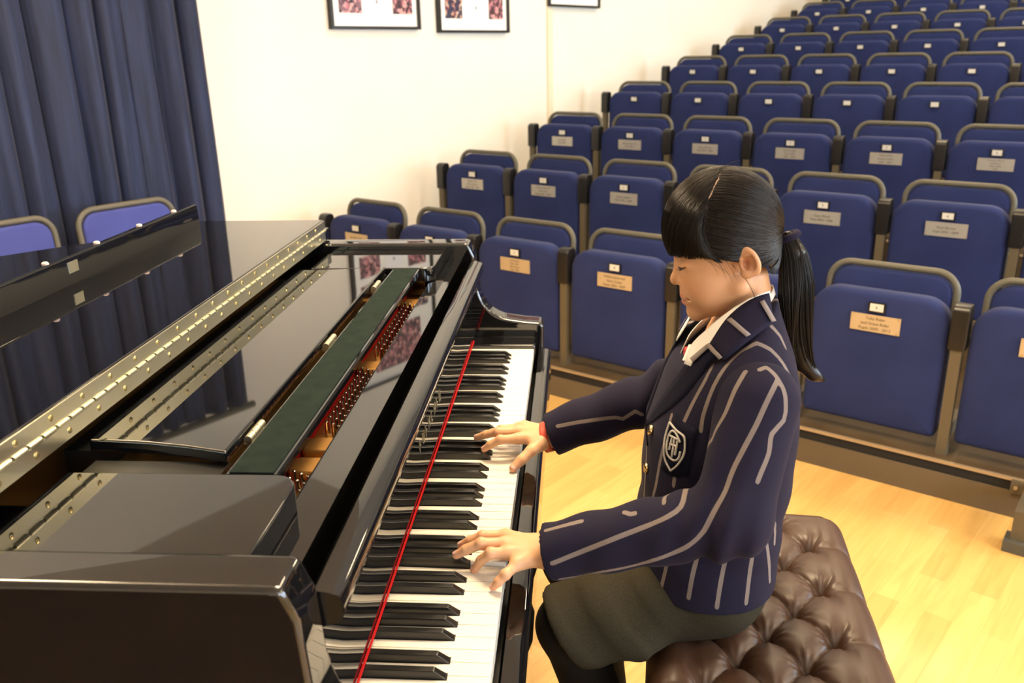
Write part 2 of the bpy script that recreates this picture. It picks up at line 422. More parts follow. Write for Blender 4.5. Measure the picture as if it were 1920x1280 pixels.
# ------------------------------------------------------------------ seats and armrest posts
def text_mesh(name, lines, size, m, parent, loc, gap=1.25, rot=(PI/2, 0, 0)):
    cu = bpy.data.curves.new(name, 'FONT'); cu.body = '\n'.join(lines); cu.size = size; cu.align_x = 'CENTER'; cu.align_y = 'CENTER'
    cu.space_line = gap; cu.extrude = .0002; cu.resolution_u = 2
    tmp = bpy.data.objects.new('tmp_text', cu); COL.objects.link(tmp)
    dg = bpy.context.evaluated_depsgraph_get(); dg.update()
    me = bpy.data.meshes.new_from_object(tmp.evaluated_get(dg)); me.name = name
    bpy.data.objects.remove(tmp)
    me.materials.clear(); me.materials.append(m)
    o = bpy.data.objects.new(name, me); link(o, parent); o.location = loc; o.rotation_euler = rot
    return o
proto = {}
def seat_meshes():
    # local: origin on deck below the front face of the raised cushion; x right, y back, z up
    o = rounded(-.2175, .2175, .045, .507, (.02, .02, .085, .085), 7)
    o = [(x*(1.0 if z > .3 else 1.0+.012*(.3-z)/.25), z) for x, z in o]
    bm = panel_bm(o, 0, .065, .022, .007); proto['cushion'] = finish(bm, 'seat_cushion', SEATF, ang=60)
    o = rounded(-.190, .190, .20, .553, (.03, .03, .06, .06), 7)
    bm = panel_bm(o, .105, .135, .012, .004)
    lean = .10
    for v in bm.verts: v.co.y += (v.co.z-.30)*lean
    proto['back'] = finish(bm, 'backrest', SEATF, ang=60)
    o = rounded(-.203, .203, .10, .567, (.03, .03, .068, .068), 8)
    pts = [(x, .118+(z-.30)*lean, z) for x, z in o]
    bm = bmesh.new(); add_tube(bm, pts, .0115, 10, closed=True); proto['frame'] = finish(bm, 'back_frame', TUBE, ang=80)
    bm = bmesh.new(); add_box(bm, (-.027, -.010, .442), (.027, .004, .476)); bevel_bm(bm, .005, 2); proto['holder'] = finish(bm, 'number_holder', ARMP)
    bm = bmesh.new(); add_box(bm, (-.021, -.0115, .448), (.021, -.0095, .473)); bevel_bm(bm, .002, 2); proto['number'] = finish(bm, 'number_plate', TABW)
    for k, m in (('brass', PLQB), ('silver', PLQS)):
        bm = bmesh.new(); add_box(bm, (-.078, -.0105, .377), (.078, -.006, .434)); bevel_bm(bm, .0006, 1)
        proto[k] = finish(bm, 'plaque', m)
    bm = bmesh.new()
    for sx in (-.070, .070):
        for z in (.383, .428): add_tube(bm, [(sx, -.0104, z), (sx, -.0112, z)], .0028, 8)
    proto['screws'] = finish(bm, 'screw', BRASSD)
    # post
    prof = [(-.012, .36), (-.012, .485), (-.006, .498), (.006, .506), (.035, .507), (.048, .50), (.052, .485), (.048, .36)]
    bm = bmesh.new(); add_prism(bm, [(y, z) for y, z in prof], -.026, .026, 'x'); bmesh.ops.recalc_face_normals(bm, faces=bm.faces[:]); bevel_bm(bm, .006, 2)
    proto['pad'] = finish(bm, 'arm_pad', ARMP, wn=True)
    bm = bmesh.new(); add_box(bm, (-.016, -.005, .0), (.016, .03, .37)); add_box(bm, (-.012, .03, .05), (.012, .2, .09));  bevel_bm(bm, .002, 1)
    proto['upright'] = finish(bm, 'upright', POST)
    for o in proto.values(): COL.objects.unlink(o)
seat_meshes()
def child(key, parent):
    o = proto[key].copy(); link(o, parent); return o
PLQ = {
 (0, 0): ['Eva Myers and', 'Rosie Myers'], (0, 1): ['Jo Lowe'], (0, 2): ['Luke Bower', 'Pupil  2001', 'Jake Bower', 'Pupil  2003'], (0, 3): ['William Josen and', 'Harry Crane', 'Pupils 2002 - 2009'],
 (0, 4): ['Ben Adams', 'Pupil 2002 - 2009'], (0, 5): ['Toby Rider', 'and Grace Rider', 'Pupils 2003 - 2013'], (0, 6): ['Amy Lane', 'Pupil 2002 - 2010'],
 (1, 0): ['Sophie Cole', 'Alice Newton', 'Pupils 2002 - 2009'], (1, 1): ['Aaron Lane and', 'Kate Lane', 'Pupils 2001 - 2009'], (1, 2): ['Susan Langdon', 'Pupil 2002 - 2008'], (1, 3): ['Lucy Marsh', 'Pupil 2002 - 2009'],
 (1, 4): ['Tessa Wood', 'Pupil 2002 - 2006'], (1, 5): ['Rose Burton', 'Pupil 2002 - 2009'], (1, 6): ['Mary Dale', 'Pupil 2003 - 2008'],
 (2, 0): ['James Hall', 'Pupil 2002'], (2, 1): ['Robert Allen and', 'Anna Allen'], (2, 2): ['Oliver Warren', 'Pupil 2002 - 2008'], (2, 3): ['Emma Lodge', 'Pupil 2003', '2002 - 2009'],
 (2, 4): ['Peter Hollis', '& Jessie Hollis', '2002 - 2009'], (2, 5): ['Charlotte Moore', 'and Henry', 'Pupils 2002', '2008'], (2, 6): ['Helen Frost'],
}
ORD = ['first', 'second', 'third', 'fourth', 'fifth', 'sixth', 'seventh']
for r in range(10):
    z = Z1 + RISE*r; c = C1 - .02 + DEP*r
    for k in range(COUNT[r]):
        q = '' if r > 2 else (' with brass plaque' if r == 0 else ' with silver plaque')
        lab = 'blue folding seat%s, %s from the wall in the %s' % (q, ORD[k], ROWN[r])
        e = empty('theatre_seat', at(S0+SP*(k+.5), c, z), TH, lab, 'seat', 'folding blue theatre seats')
        child('cushion', e); b = child('back', e); child('frame', e)
        h = child('holder', e); nb = child('number', h)
        if r < 3:
            p = child('brass' if r == 0 else 'silver', e); child('screws', p)
            t = PLQ[(r, k)]
            text_mesh('lettering', t, .0135 if len(t) < 4 else .0105, INK, p, (0, -.0108, .4045))
            nt = text_mesh('numeral', [str(k+1)], .015, INK, h, (0, -.0117, .4605))
    for k in range(COUNT[r]+1):
        lab = ('black armrest post at the wall end of the %s' % ROWN[r]) if k == 0 else 'black topped armrest post right of the %s seat from the wall in the %s' % (ORD[k-1], ROWN[r])
        e = empty('armrest_post', at(S0+SP*k, c, z), TH, lab, 'armrest', 'armrest posts between the theatre seats')
        child('pad', e); child('upright', e)

# loose chairs before the curtain
CHAIRF = vary(mat('light_blue_chair_fabric', (.06, .08, .3), .9, spec=.12, sheen=.1), 5, (.050, .062, .235), (.062, .077, .28), bump=.35, bscale=1200)
def loose_chair(n, label):
    e = empty('stacking_chair', at(-2.72, n, 0), TH-PI/2+PI, label, 'chair', 'blue chairs before the curtain')
    # local: x along chair width, y backwards
    o = rounded(-.19, .19, .54, .835, (.03, .03, .06, .06), 7)
    bm = panel_bm(o, -.012, .014, .012, .003)
    for v in bm.verts: v.co.y += (v.co.z-.45)*.10
    finish(bm, 'backrest', CHAIRF, e, ang=60)
    o = rounded(-.203, .203, .46, .848, (.01, .01, .068, .068), 8)
    bm = bmesh.new(); add_tube(bm, [(x, (zz-.45)*.10+.002, zz) for x, zz in o], .0115, 10, closed=True); finish(bm, 'back_frame', TUBE, e, ang=80)
    bm = panel_bm(rounded(-.21, .21, -.40, .02, (.05, .05, .02, .02), 6), -.03, .03, .02, .004)
    for v in bm.verts: v.co = Vector((v.co.x, v.co.z, .455-v.co.y))
    finish(bm, 'seat', CHAIRF, e, ang=60)
    for sx in (-.2, .2):
        bm = bmesh.new(); add_tube(bm, [(sx, .0, .46), (sx, .06, .012)], .0115); finish(bm, 'leg', TUBE, e)
        bm = bmesh.new(); add_tube(bm, [(sx, -.36, .43), (sx, -.40, .012)], .0115); finish(bm, 'leg', TUBE, e)
    return e
loose_chair(1.30, 'blue padded chair with grey tube frame in front of the curtain edge')
loose_chair(.80, 'blue padded chair at the left edge of the picture, before the curtain')
# ------------------------------------------------------------------ grand piano  (x: towards the player, y: bass -> treble)
PB = (-.7, .611, 0.0)
piano = empty('grand_piano', PB, 0, 'polished black grand piano with folded lid, played by the girl', 'piano')
def pb(name, lo, hi, m, par=None, bev=.002, seg=2): return bar(name, lo, hi, m, par or piano, bev, seg, off=PB)
def pp(name, poly, a, b, axis, m, par=None, bev=.002, seg=2, ang=30, skip=None): return prism(name, poly, a, b, axis, m, par or piano, bev, seg, off=PB, ang=ang, skip=skip)
def pf(bm, name, m, par=None, **k): return finish(bm, name, m, par or piano, off=PB, **k)
YN, YF, YI, YJ = -.122, 1.344, -.064, 1.286      # outer near / far, inner near / far faces
ZR = .968
def arc(cx, cy, r, a0, a1, n): return [(cx+r*math.cos(math.radians(a0+(a1-a0)*i/n)), cy+r*math.sin(math.radians(a0+(a1-a0)*i/n))) for i in range(n+1)]
# rim outline (plan), outer: straight bass side, bent treble side
def bez(p0, p1, p2, p3, n):
    return [tuple((1-t)**3*np.array(p0)+3*(1-t)**2*t*np.array(p1)+3*(1-t)*t*t*np.array(p2)+t**3*np.array(p3)) for t in np.linspace(0, 1, n+1)]
outer = [(-.02, YN), (-1.45, YN)] + bez((-1.45, YN), (-1.80, YN), (-1.92, .10), (-1.86, .36), 10)[1:] + bez((-1.86, .36), (-1.80, .66), (-1.45, .62), (-1.20, .86), 10)[1:] + bez((-1.20, .86), (-.95, 1.10), (-.85, YF), (-.45, YF), 10)[1:] + [(-.02, YF)]
def offset_poly(P, d):
    P = [np.array(p, float) for p in P]; out = []
    for i, p in enumerate(P):
        a = P[max(i-1, 0)]; b = P[min(i+1, len(P)-1)]
        e = b-a; nrm = np.array([e[1], -e[0]])/np.linalg.norm(e)
        out.append(tuple(p-nrm*d))
    return out
inner = offset_poly(outer, -.058)
if True:
    bm = bmesh.new()
    ring = []
    n = len(outer)
    A0 = [bm.verts.new((*p, .62)) for p in outer]; A1 = [bm.verts.new((*p, ZR)) for p in outer]
    B0 = [bm.verts.new((*p, .62)) for p in inner]; B1 = [bm.verts.new((*p, ZR)) for p in inner]
    for i in range(n-1):
        bm.faces.new((A0[i], A0[i+1], A1[i+1], A1[i])); bm.faces.new((B0[i+1], B0[i], B1[i], B1[i+1]))
        bm.faces.new((A1[i], A1[i+1], B1[i+1], B1[i])); bm.faces.new((A0[i+1], A0[i], B0[i], B0[i+1]))
    bm.faces.new((A0[0], A1[0], B1[0], B0[0])); bm.faces.new((A0[-1], B0[-1], B1[-1], A1[-1]))
    bmesh.ops.recalc_face_normals(bm, faces=bm.faces[:]); bevel_bm(bm, .007, 3, 50, lambda e: all(v.co.x > -.021 for v in e.verts))
    pf(bm, 'rim', LAC, wn=True, ang=30)
# arms: swooping cheeks at both ends of the keyboard
swoop = [(-.02, .60), (.150, .60), (.168, .615), (.171, .70)] + arc(.157, .752, .0145, 0, 80, 4) + [(.125, .769), (.085, .775)] + bez((.085, .775), (.045, .780), (.016, .81), (.008, .865), 8)[1:] + [(.006, .90), (.004, .935), (-.010, ZR), (-.02, ZR)]
for a, b, lab in ((YN, YI, None), (YJ, YF, None)):
    pp('arm', swoop, a, b, 'y', LAC, bev=.007, seg=3, ang=50, skip=lambda e: all(v.co.x < -.019 for v in e.verts))
# bottom board, key bed, key slip, cheek blocks
bm = bmesh.new(); add_prism(bm, [(x, y) for x, y in offset_poly(outer, -.03)], .63, .65, 'z'); pf(bm, 'soundboard', BRONZE, smooth=False)
pb('key_bed', (-.06, YI, .60), (.165, YJ, .655), LACD)
pp('key_slip', [(.156, .62), (.156, .690), (.160, .698)] + arc(.176, .686, .013, 80, 0, 4) + [(.189, .62)], YI+.0, YJ-.0, 'y', LAC, bev=.0)
for a, b in ((YI, -.003), (1.225, YJ)):
    pp('cheek_block', [(-.02, .655), (.152, .655), (.154, .720), (.150, .729), (-.02, .729)], a, b, 'y', LAC, bev=.004, seg=3)
# white keys
W = .0235; KZ = .72
GAP = .0005
pat = [0, 2, 3, 5, 7, 8, 10]          # A B C D E F G as semitones from A
def blacks_of(i):                      # is there a black key right of white key i
    return (i % 7) in (0, 2, 3, 5, 6)
PRESSED = {12: .007, 27: .005}
BW = .0118
off = {0: .0, 2: -.0022, 3: .0022, 5: -.0028, 6: 0.0}     # A#, C#, D#, F#, G# shift of black key centre
def bc(i): return (i+1)*W + off[i % 7]
for i in range(52):
    y0, y1 = i*W+GAP, (i+1)*W-GAP
    l = bc(i-1)+BW/2+.0006 if i > 0 and blacks_of(i-1) else y0
    r = bc(i)-BW/2-.0006 if i < 51 and blacks_of(i) else y1
    dz = PRESSED.get(i, 0)
    xf, xs = .150, .0995
    poly = [(-.03, l), (xs, l)] + ([(xs, y0)] if l > y0+1e-6 else []) + [(xf, y0), (xf, y1)] + ([(xs, y1)] if r < y1-1e-6 else []) + [(xs, r), (-.03, r)]
    bm = bmesh.new(); add_prism(bm, poly, KZ-.022, KZ, 'z'); bmesh.ops.recalc_face_normals(bm, faces=bm.faces[:])
    es = [e for e in bm.edges if all(abs(v.co.z-KZ) < 1e-6 for v in e.verts)] + [e for e in bm.edges if all(abs(v.co.x-xf) < 1e-6 for v in e.verts) and abs(e.verts[0].co.z-e.verts[1].co.z) > .01]
    bmesh.ops.bevel(bm, geom=es, offset=.0009, segments=2, profile=.5, affect='EDGES')
    if dz:
        for v in bm.verts: v.co.z -= dz*(v.co.x+.2)/.35
    pf(bm, 'white_key', IVORY, wn=True)
for i in range(51):
    if not blacks_of(i): continue
    y = bc(i); b0, t0 = BW/2, .0047
    bm = bmesh.new()
    rings = []
    for x, z0, zt in ((-.03, KZ-.012, KZ+.0115), (.0845, KZ-.012, KZ+.0108), (.0985, KZ-.012, KZ+.0005)):
        rings.append([bm.verts.new(q) for q in ((x, y-b0, z0), (x, y+b0, z0), (x, y+(t0 if zt > KZ+.002 else .0056), zt), (x, y-(t0 if zt > KZ+.002 else .0056), zt))])
    for a, b in zip(rings, rings[1:]):
        for k in range(4):
            bm.faces.new((a[k], a[(k+1) % 4], b[(k+1) % 4], b[k]))
    bm.faces.new(rings[0][::-1]); bm.faces.new(rings[-1])
    bmesh.ops.recalc_face_normals(bm, faces=bm.faces[:]); bevel_bm(bm, .0012, 3, 25)
    pf(bm, 'black_key', EBONY, wn=True)
pb('red_felt_strip', (.0008, -.003, KZ+.0122), (.0032, 1.24, KZ+.0150), FELTR, bev=.0004)
# fallboard with rolled lip
fb = [(0.0, KZ+.0150), (-.003, .80), (-.005, .870), (-.002, .880), (.006, .886), (.018, .889), (.0245, .895), (.0275, .905), (.0265, .915), (.022, .921), (.010, .9245), (-.001, .9255), (-.006, .922), (-.014, .90), (-.02, .85), (-.018, KZ+.0150)]
fall = pp('fallboard', fb, YI+.002, YJ-.002, 'y', LAC, bev=0)
for p in fall.data.polygons: p.use_smooth = True
fall.data.set_sharp_from_angle(angle=math.radians(40))
bm = bmesh.new()       # worn gilt lettering, not legible
for k in range(8):
    y = .505 + k*.030; w = .012
    add_box(bm, (-.0030, y, .792), (-.0022, y+.002, .812))
    if k % 2: add_box(bm, (-.0030, y+w, .792), (-.0022, y+w+.002, .812))
    if k % 3 != 1: add_box(bm, (-.0030, y, .801), (-.0022, y+w, .8025))
    else: add_box(bm, (-.0030, y, .792), (-.0022, y+w, .7935))
pf(bm, 'gilt_lettering', BRASS, fall, smooth=False)
# stretcher behind the fallboard
pb('stretcher', (-.0775, YI, .70), (-.031, YJ, .919), LAC, bev=.0025, seg=3)
# iron plate with tuning pins
bm = bmesh.new(); add_box(bm, (-.50, YI+.002, .85), (-.079, YJ-.002, .880)); bevel_bm(bm, .003, 2)
pf(bm, 'iron_plate', BRONZE)
for y in (.262, .325, .64, 1.03):
    bm = bmesh.new(); add_prism(bm, rounded(-.130, -.080, y-.022, y+.022, (.01,)*4, 4), .879, .894, 'z')
    bmesh.ops.recalc_face_normals(bm, faces=bm.faces[:]); bevel_bm(bm, .005, 3, 50)
    pf(bm, 'plate_boss', BRONZE, wn=True)
pins = 0
def pin(x, y, z):
    bm = bmesh.new(); add_lathe(bm, [(.0030, 0), (.0030, .014), (.0025, .0155), (.0025, .025), (.0014, .0262)], 8, Matrix.Translation((x, y, z)))
    return pf(bm, 'tuning_pin', STEEL)
for y0, y1, nn, cols in ((.135, .225, 5, 3), (.36, .60, 13, 3), (.685, .995, 13, 3)):
    for i in range(nn):
        for c in range(cols):
            if pins < 98:
                pin(-.0885-c*.0115, y0+(y1-y0)*(i+.35*c)/nn, .880); pins += 1
pb('red_listing', (-.150, .105, .880), (-.1325, 1.115, .893), FELTR, bev=.002)
# side wings left and right of the music desk
rw = .03
def wing(a, b, near):
    c = [.004, .004, .004, .004]
    o = rounded(-.345, -.066, a, b, (.004, .004 if near else rw, rw if near else .004, .004), 6)
    bm = bmesh.new(); add_prism(bm, o, .9195, .953, 'z'); bmesh.ops.recalc_face_normals(bm, faces=bm.faces[:]); bevel_bm(bm, .003, 3, 40)
    return pf(bm, 'side_wing', LAC, wn=True)
wing(YI+.0015, .120, True); wing(1.100, YJ-.0015, False)
pb('side_rail', (-.42, YI+.002, .881), (-.09, .098, .919), LAC); pb('side_rail', (-.42, 1.122, .881), (-.09, YJ-.002, .919), LAC)
# music desk: felted ledge, folded panel, hinges
led = pb('music_ledge', (-.156, .123, .937), (-.0965, 1.097, .951), LAC, bev=.003, seg=3)
pb('felt_strip', (-.153, .125, .9505), (-.1005, 1.095, .9525), FELTG, led, bev=.0006)
y0, y1 = .160, 1.085
crv = [(-.170, y0), (-.185, y0+.004), (-.224, y0+.014), (-.28, y0+.024), (-.33, y0+.028), (-.357, y0+.028)]
desk_o = crv + [(x, y0+y1-y) for x, y in crv[::-1]]
bm = bmesh.new(); add_prism(bm, desk_o, .944, .961, 'z'); bmesh.ops.recalc_face_normals(bm, faces=bm.faces[:]); bevel_bm(bm, .0035, 3, 40)
desk = pf(bm, 'music_desk', LAC, wn=True)
pb('desk_rail', (-.40, .20, .90), (-.36, 1.05, .940), LACD); pb('desk_rail', (-.34, .13, .915), (-.17, .17, .942), LACD); pb('desk_rail', (-.34, 1.05, .915), (-.17, 1.09, .942), LACD)
for y in (.237, .595, .953):
    bm = bmesh.new()
    add_tube(bm, [(-.1625, y-.026, .952), (-.1625, y-.009, .952)], .0055, 10); add_tube(bm, [(-.1625, y-.008, .952), (-.1625, y+.009, .952)], .0055, 10); add_tube(bm, [(-.1625, y+.010, .952), (-.1625, y+.026, .952)], .0055, 10)
    add_box(bm, (-.1685, y-.026, .943), (-.1565, y+.026, .9465))
    pf(bm, 'desk_hinge', BRASS, desk, ang=50)
# lid: main lid, folded front flap lying on it, upright lip, long piano hinge
LX = -.365
def clipx(P, xm):
    return [p for p in P if p[0] <= xm]
outl = [(LX, YN-.0)] + [p for p in outer if p[0] < LX] + [(LX, YF)]
outl = [(x, y) for x, y in outl]
outl[0] = (LX, YN); 
bm = bmesh.new(); add_prism(bm, outl, .9705, .9985, 'z'); bmesh.ops.recalc_face_normals(bm, faces=bm.faces[:]); bevel_bm(bm, .003, 3, 50)
lid = pf(bm, 'lid', LAC, wn=True)
flap = pp('lid_flap', rounded(-.690, LX, YN, 1.305, (.01, .004, .004, .012), 5), .9995, 1.0245, 'z', LAC, bev=.003, seg=3, ang=50)
lip = pp('flap_lip', [(-.677, 1.0245), (-.659, 1.0245), (-.6605, 1.068), (-.664, 1.0735), (-.672, 1.0735), (-.677, 1.068)], YN, 1.262, 'y', LAC, flap, bev=.0)
for y in (.09, .37, .648, .818, .989, 1.154):
    bm = bmesh.new(); add_lathe(bm, [(.006, 0), (.006, .003), (.004, .005)], 12, Matrix.Translation((-.668, y, 1.0733))); pf(bm, 'buffer', RUBBER, flap)
bm = bmesh.new(); add_box(bm, (-.6605, .700, 1.044), (-.6588, .730, 1.064)); bevel_bm(bm, .001, 1); pf(bm, 'lock_plate', BRASS, flap)
# piano hinge: two leaves and knuckles on the folded edges
HX = LX
bm = bmesh.new(); add_box(bm, (HX, YN+.01, .9745), (HX+.0022, 1.30, .9965)); lower = pf(bm, 'hinge_leaf', BRASS, lid, smooth=False)
bm = bmesh.new(); add_box(bm, (HX, YN+.01, 1.0015), (HX+.0022, 1.30, 1.0225)); upper = pf(bm, 'hinge_leaf', BRASS, flap, smooth=False)
bm = bmesh.new(); y = YN+.01
while y < 1.29:
    add_tube(bm, [(HX+.0026, y+.002, .999), (HX+.0026, min(y+.0255, 1.30), .999)], .0034, 10); y += .028
pf(bm, 'hinge_knuckles', BRASS, lid, ang=50)
def screw(y, z, par):
    bm = bmesh.new(); add_lathe(bm, [(.0042, 0), (.0036, .0012), (.0018, .002)], 10, Matrix.Translation((HX+.002, y, z)) @ Matrix.Rotation(PI/2, 4, 'Y')); return pf(bm, 'hinge_screw', BRASSD, par)
y = .03; k = 0
while y < 1.29:
    screw(y, .9845, lid); screw(y-.03, 1.0135, flap); y += .068
# underside: legs, casters, pedal lyre
for x, y in ((-.12, .0), (-.12, 1.22), (-1.60, .22)):
    bm = bmesh.new(); rr = []
    for z, h in ((.065, .032), (.10, .036), (.45, .05), (.60, .065), (.63, .065)):
        rr.append([bm.verts.new((x+a*h, y+b*h, z)) for a, b in ((-1, -1), (1, -1), (1, 1), (-1, 1))])
    for a, b in zip(rr, rr[1:]):
        for q in range(4): bm.faces.new((a[q], a[(q+1) % 4], b[(q+1) % 4], b[q]))
    bm.faces.new(rr[0][::-1]); bm.faces.new(rr[-1])
    bmesh.ops.recalc_face_normals(bm, faces=bm.faces[:]); bevel_bm(bm, .008, 2, 40)
    leg = pf(bm, 'leg', LAC, wn=True)
    bm = bmesh.new(); add_tube(bm, [(x-.012, y, .028), (x+.012, y, .028)], .028, 16); add_box(bm, (x-.018, y-.012, .03), (x-.013, y+.012, .068)); add_box(bm, (x+.013, y-.012, .03), (x+.018, y+.012, .068)); pf(bm, 'caster', BRASS, leg, ang=40)
bm = bmesh.new()
for y in (.53, .69): add_box(bm, (-.29, y-.015, .14), (-.25, y+.015, .63))
add_box(bm, (-.32, .48, .08), (-.2, .74, .15)); bevel_bm(bm, .006, 2); lyre = pf(bm, 'pedal_lyre', LAC, wn=True)
for y in (.54, .61, .68):
    bm = bmesh.new(); add_prism(bm, rounded(-.22, -.10, y-.013, y+.013, (.004, .012, .012, .004), 4), .085, .093, 'z'); bmesh.ops.recalc_face_normals(bm, faces=bm.faces[:]); bevel_bm(bm, .003, 2); pf(bm, 'pedal', BRASS, lyre)

# ------------------------------------------------------------------ tufted leather bench
LEATH = mat('brown_leather', (.06, .03, .018), .40, ior=1.5, spec=.42)
def leather():
    m = LEATH; nt = m.node_tree; L = nt.links.new
    tc = N_(m, 'ShaderNodeTexCoord')
    n = N_(m, 'ShaderNodeTexNoise'); n.inputs['Scale'].default_value = 14; L(tc.outputs['Object'], n.inputs['Vector'])
    r = N_(m, 'ShaderNodeValToRGB'); r.color_ramp.elements[0].color = (.044, .0215, .0125, 1); r.color_ramp.elements[1].color = (.064, .032, .019, 1)
    L(n.outputs['Fac'], r.inputs['Fac']); L(r.outputs['Color'], bsdf(m).inputs['Base Color'])
    v = N_(m, 'ShaderNodeTexVoronoi'); v.inputs['Scale'].default_value = 420; L(tc.outputs['Object'], v.inputs['Vector'])
    b = N_(m, 'ShaderNodeBump'); b.inputs['Strength'].default_value = .05; b.inputs['Distance'].default_value = .0006
    L(v.outputs['Distance'], b.inputs['Height']); L(b.outputs['Normal'], bsdf(m).inputs['Normal'])
leather()
BC = Vector((.542, .389, 0)); BR = math.radians(-5.8)
bench = empty('piano_bench', BC, BR, 'deep buttoned brown leather piano bench under the girl', 'bench')
BWX, BLY, BZ = .180, .375, .574         # half width, half length, crown height
DX, DY = .0495, .065
OX, OY = 0.0, -.019
btn = []
for i in range(-2, 3):
    for j in range(-6, 7):
        if (i+j) % 2 == 0 and abs(j*DY+OY) < BLY-.05: btn.append((i*DX+OX, j*DY+OY))
BT = np.array(btn)
def bench_height(X, Y):
    # diamond tufting: pleats run between neighbouring buttons
    d = np.sqrt((X[..., None]-BT[:, 0])**2 + (Y[..., None]-BT[:, 1])**2)
    dm = d.min(-1)
    a = (X-OX)/DX; b = (Y-OY)/DY
    u = (a+b)/2; v = (a-b)/2
    fu = np.abs(u-np.round(u)); fv = np.abs(v-np.round(v))      # 0 on pleat lines
    pil = np.minimum(fu, fv)*2                                   # 0..1
    near = (np.abs(X) < 2.35*DX) & (np.abs(Y) < BLY-.05)
    dome = np.sqrt(np.clip(1-(1-np.clip(pil, 0, 1))**2.2, 0, 1))
    e = np.clip((BWX-np.abs(X))/.045, 0, 1); e2 = np.clip((BLY-np.abs(Y))/.045, 0, 1)
    edge = np.sqrt(np.clip(1-(1-e)**2, 0, 1))*np.sqrt(np.clip(1-(1-e2)**2, 0, 1))
    inx = np.clip((2.55*DX-np.abs(X))/(.4*DX), 0, 1); iny = np.clip((BLY-.045-np.abs(Y))/.03, 0, 1)
    w = inx*iny
    # outside the button field: pleats run straight to the edge at each outer button
    pe = np.abs(((Y-OY)/DY/2)-np.round((Y-OY)/DY/2))*2
    side = np.sqrt(np.clip(1-(1-np.clip(pe, 0, 1))**2.2, 0, 1))
    h = .0145*(dome*w + (1-w)*(.35+.65*side)) - .023*np.exp(-(dm/.0135)**1.5)
    # radial creases near buttons
    k = d.argmin(-1); ang = np.arctan2(Y-BT[k, 1], X-BT[k, 0])
    h += .0008*np.sin(ang*12+k*1.7)*np.exp(-((dm-.02)/.013)**2)
    return BZ-.020 + h*edge**.5 - .05*(1-edge)
nx, ny = 150, 280
gx = np.linspace(-BWX, BWX, nx); gy = np.linspace(-BLY, BLY, ny)
X, Y = np.meshgrid(gx, gy, indexing='ij')
# round the plan corners
rc = .05
cx = np.clip(np.abs(X)-(BWX-rc), 0, None); cy = np.clip(np.abs(Y)-(BLY-rc), 0, None)
rr_ = np.maximum(np.hypot(cx, cy), 1e-9); mxx = np.maximum(cx, cy)
f = np.where((cx > 0) & (cy > 0), mxx/rr_, 1.0)
PX = np.sign(X)*(np.minimum(np.abs(X), BWX-rc)+cx*f); PY = np.sign(Y)*(np.minimum(np.abs(Y), BLY-rc)+cy*f)
Hh = bench_height(X, Y)
bm = bmesh.new()
V = [[bm.verts.new((PX[i, j], PY[i, j], Hh[i, j])) for j in range(ny)] for i in range(nx)]
for i in range(nx-1):
    for j in range(ny-1): bm.faces.new((V[i][j], V[i+1][j], V[i+1][j+1], V[i][j+1]))
loop = [V[i][0] for i in range(nx)] + [V[nx-1][j] for j in range(1, ny)] + [V[i][ny-1] for i in range(nx-2, -1, -1)] + [V[0][j] for j in range(ny-2, 0, -1)]
prev = loop
for dz, k in ((.450, 1.0), (.447, .985)):
    cur = [bm.verts.new((v.co.x*k, v.co.y*k, dz)) for v in loop]
    for i in range(len(loop)):
        j = (i+1) % len(loop); bm.faces.new((prev[i], prev[j], cur[j], cur[i]))
    prev = cur
bm.faces.new(prev)
finish(bm, 'cushion', LEATH, bench, ang=180)
for bx_, by_ in btn:
    z0 = float(bench_height(np.array([[bx_]]), np.array([[by_]]))[0, 0])
    bm = bmesh.new(); add_lathe(bm, [(.0075, 0), (.0075, .002), (.006, .0042), (.003, .0052)], 14, Matrix.Translation((bx_, by_, z0-.0005))); finish(bm, 'button', LEATH, bench, ang=80)
bm = bmesh.new(); add_box(bm, (-BWX+.012, -BLY+.012, .385), (BWX-.012, BLY-.012, .448)); bevel_bm(bm, .004, 2); finish(bm, 'frame', LAC, bench, wn=True)
for sx in (-1, 1):
    for sy in (-1, 1):
        bm = bmesh.new(); rr = []
        for z, h in ((0, .016), (.06, .02), (.385, .028)):
            rr.append([bm.verts.new((sx*(BWX-.045)+a*h, sy*(BLY-.045)+b*h, z)) for a, b in ((-1, -1), (1, -1), (1, 1), (-1, 1))])
        for a, b in zip(rr, rr[1:]):
            for q in range(4): bm.faces.new((a[q], a[(q+1) % 4], b[(q+1) % 4], b[q]))
        bm.faces.new(rr[0][::-1]); bm.faces.new(rr[-1]); bmesh.ops.recalc_face_normals(bm, faces=bm.faces[:]); bevel_bm(bm, .004, 2)
        finish(bm, 'leg', LAC, bench, wn=True)

# ------------------------------------------------------------------ unseen dark sheet added to darken the reflection in the piano's near side
RDARKM = vary(mat('dark_reflection_sheet', (.05, .025, .01), .8), 4, (.075, .036, .013), (.10, .05, .018))
bm = bmesh.new(); add_box(bm, (-1.9, -2.5, .0005), (.15, -.62, .006)); tag(finish(bm, 'reflection_darkener', RDARKM, smooth=False), 'unseen dark brown sheet added to darken the reflection in the near side of the piano', 'mat')
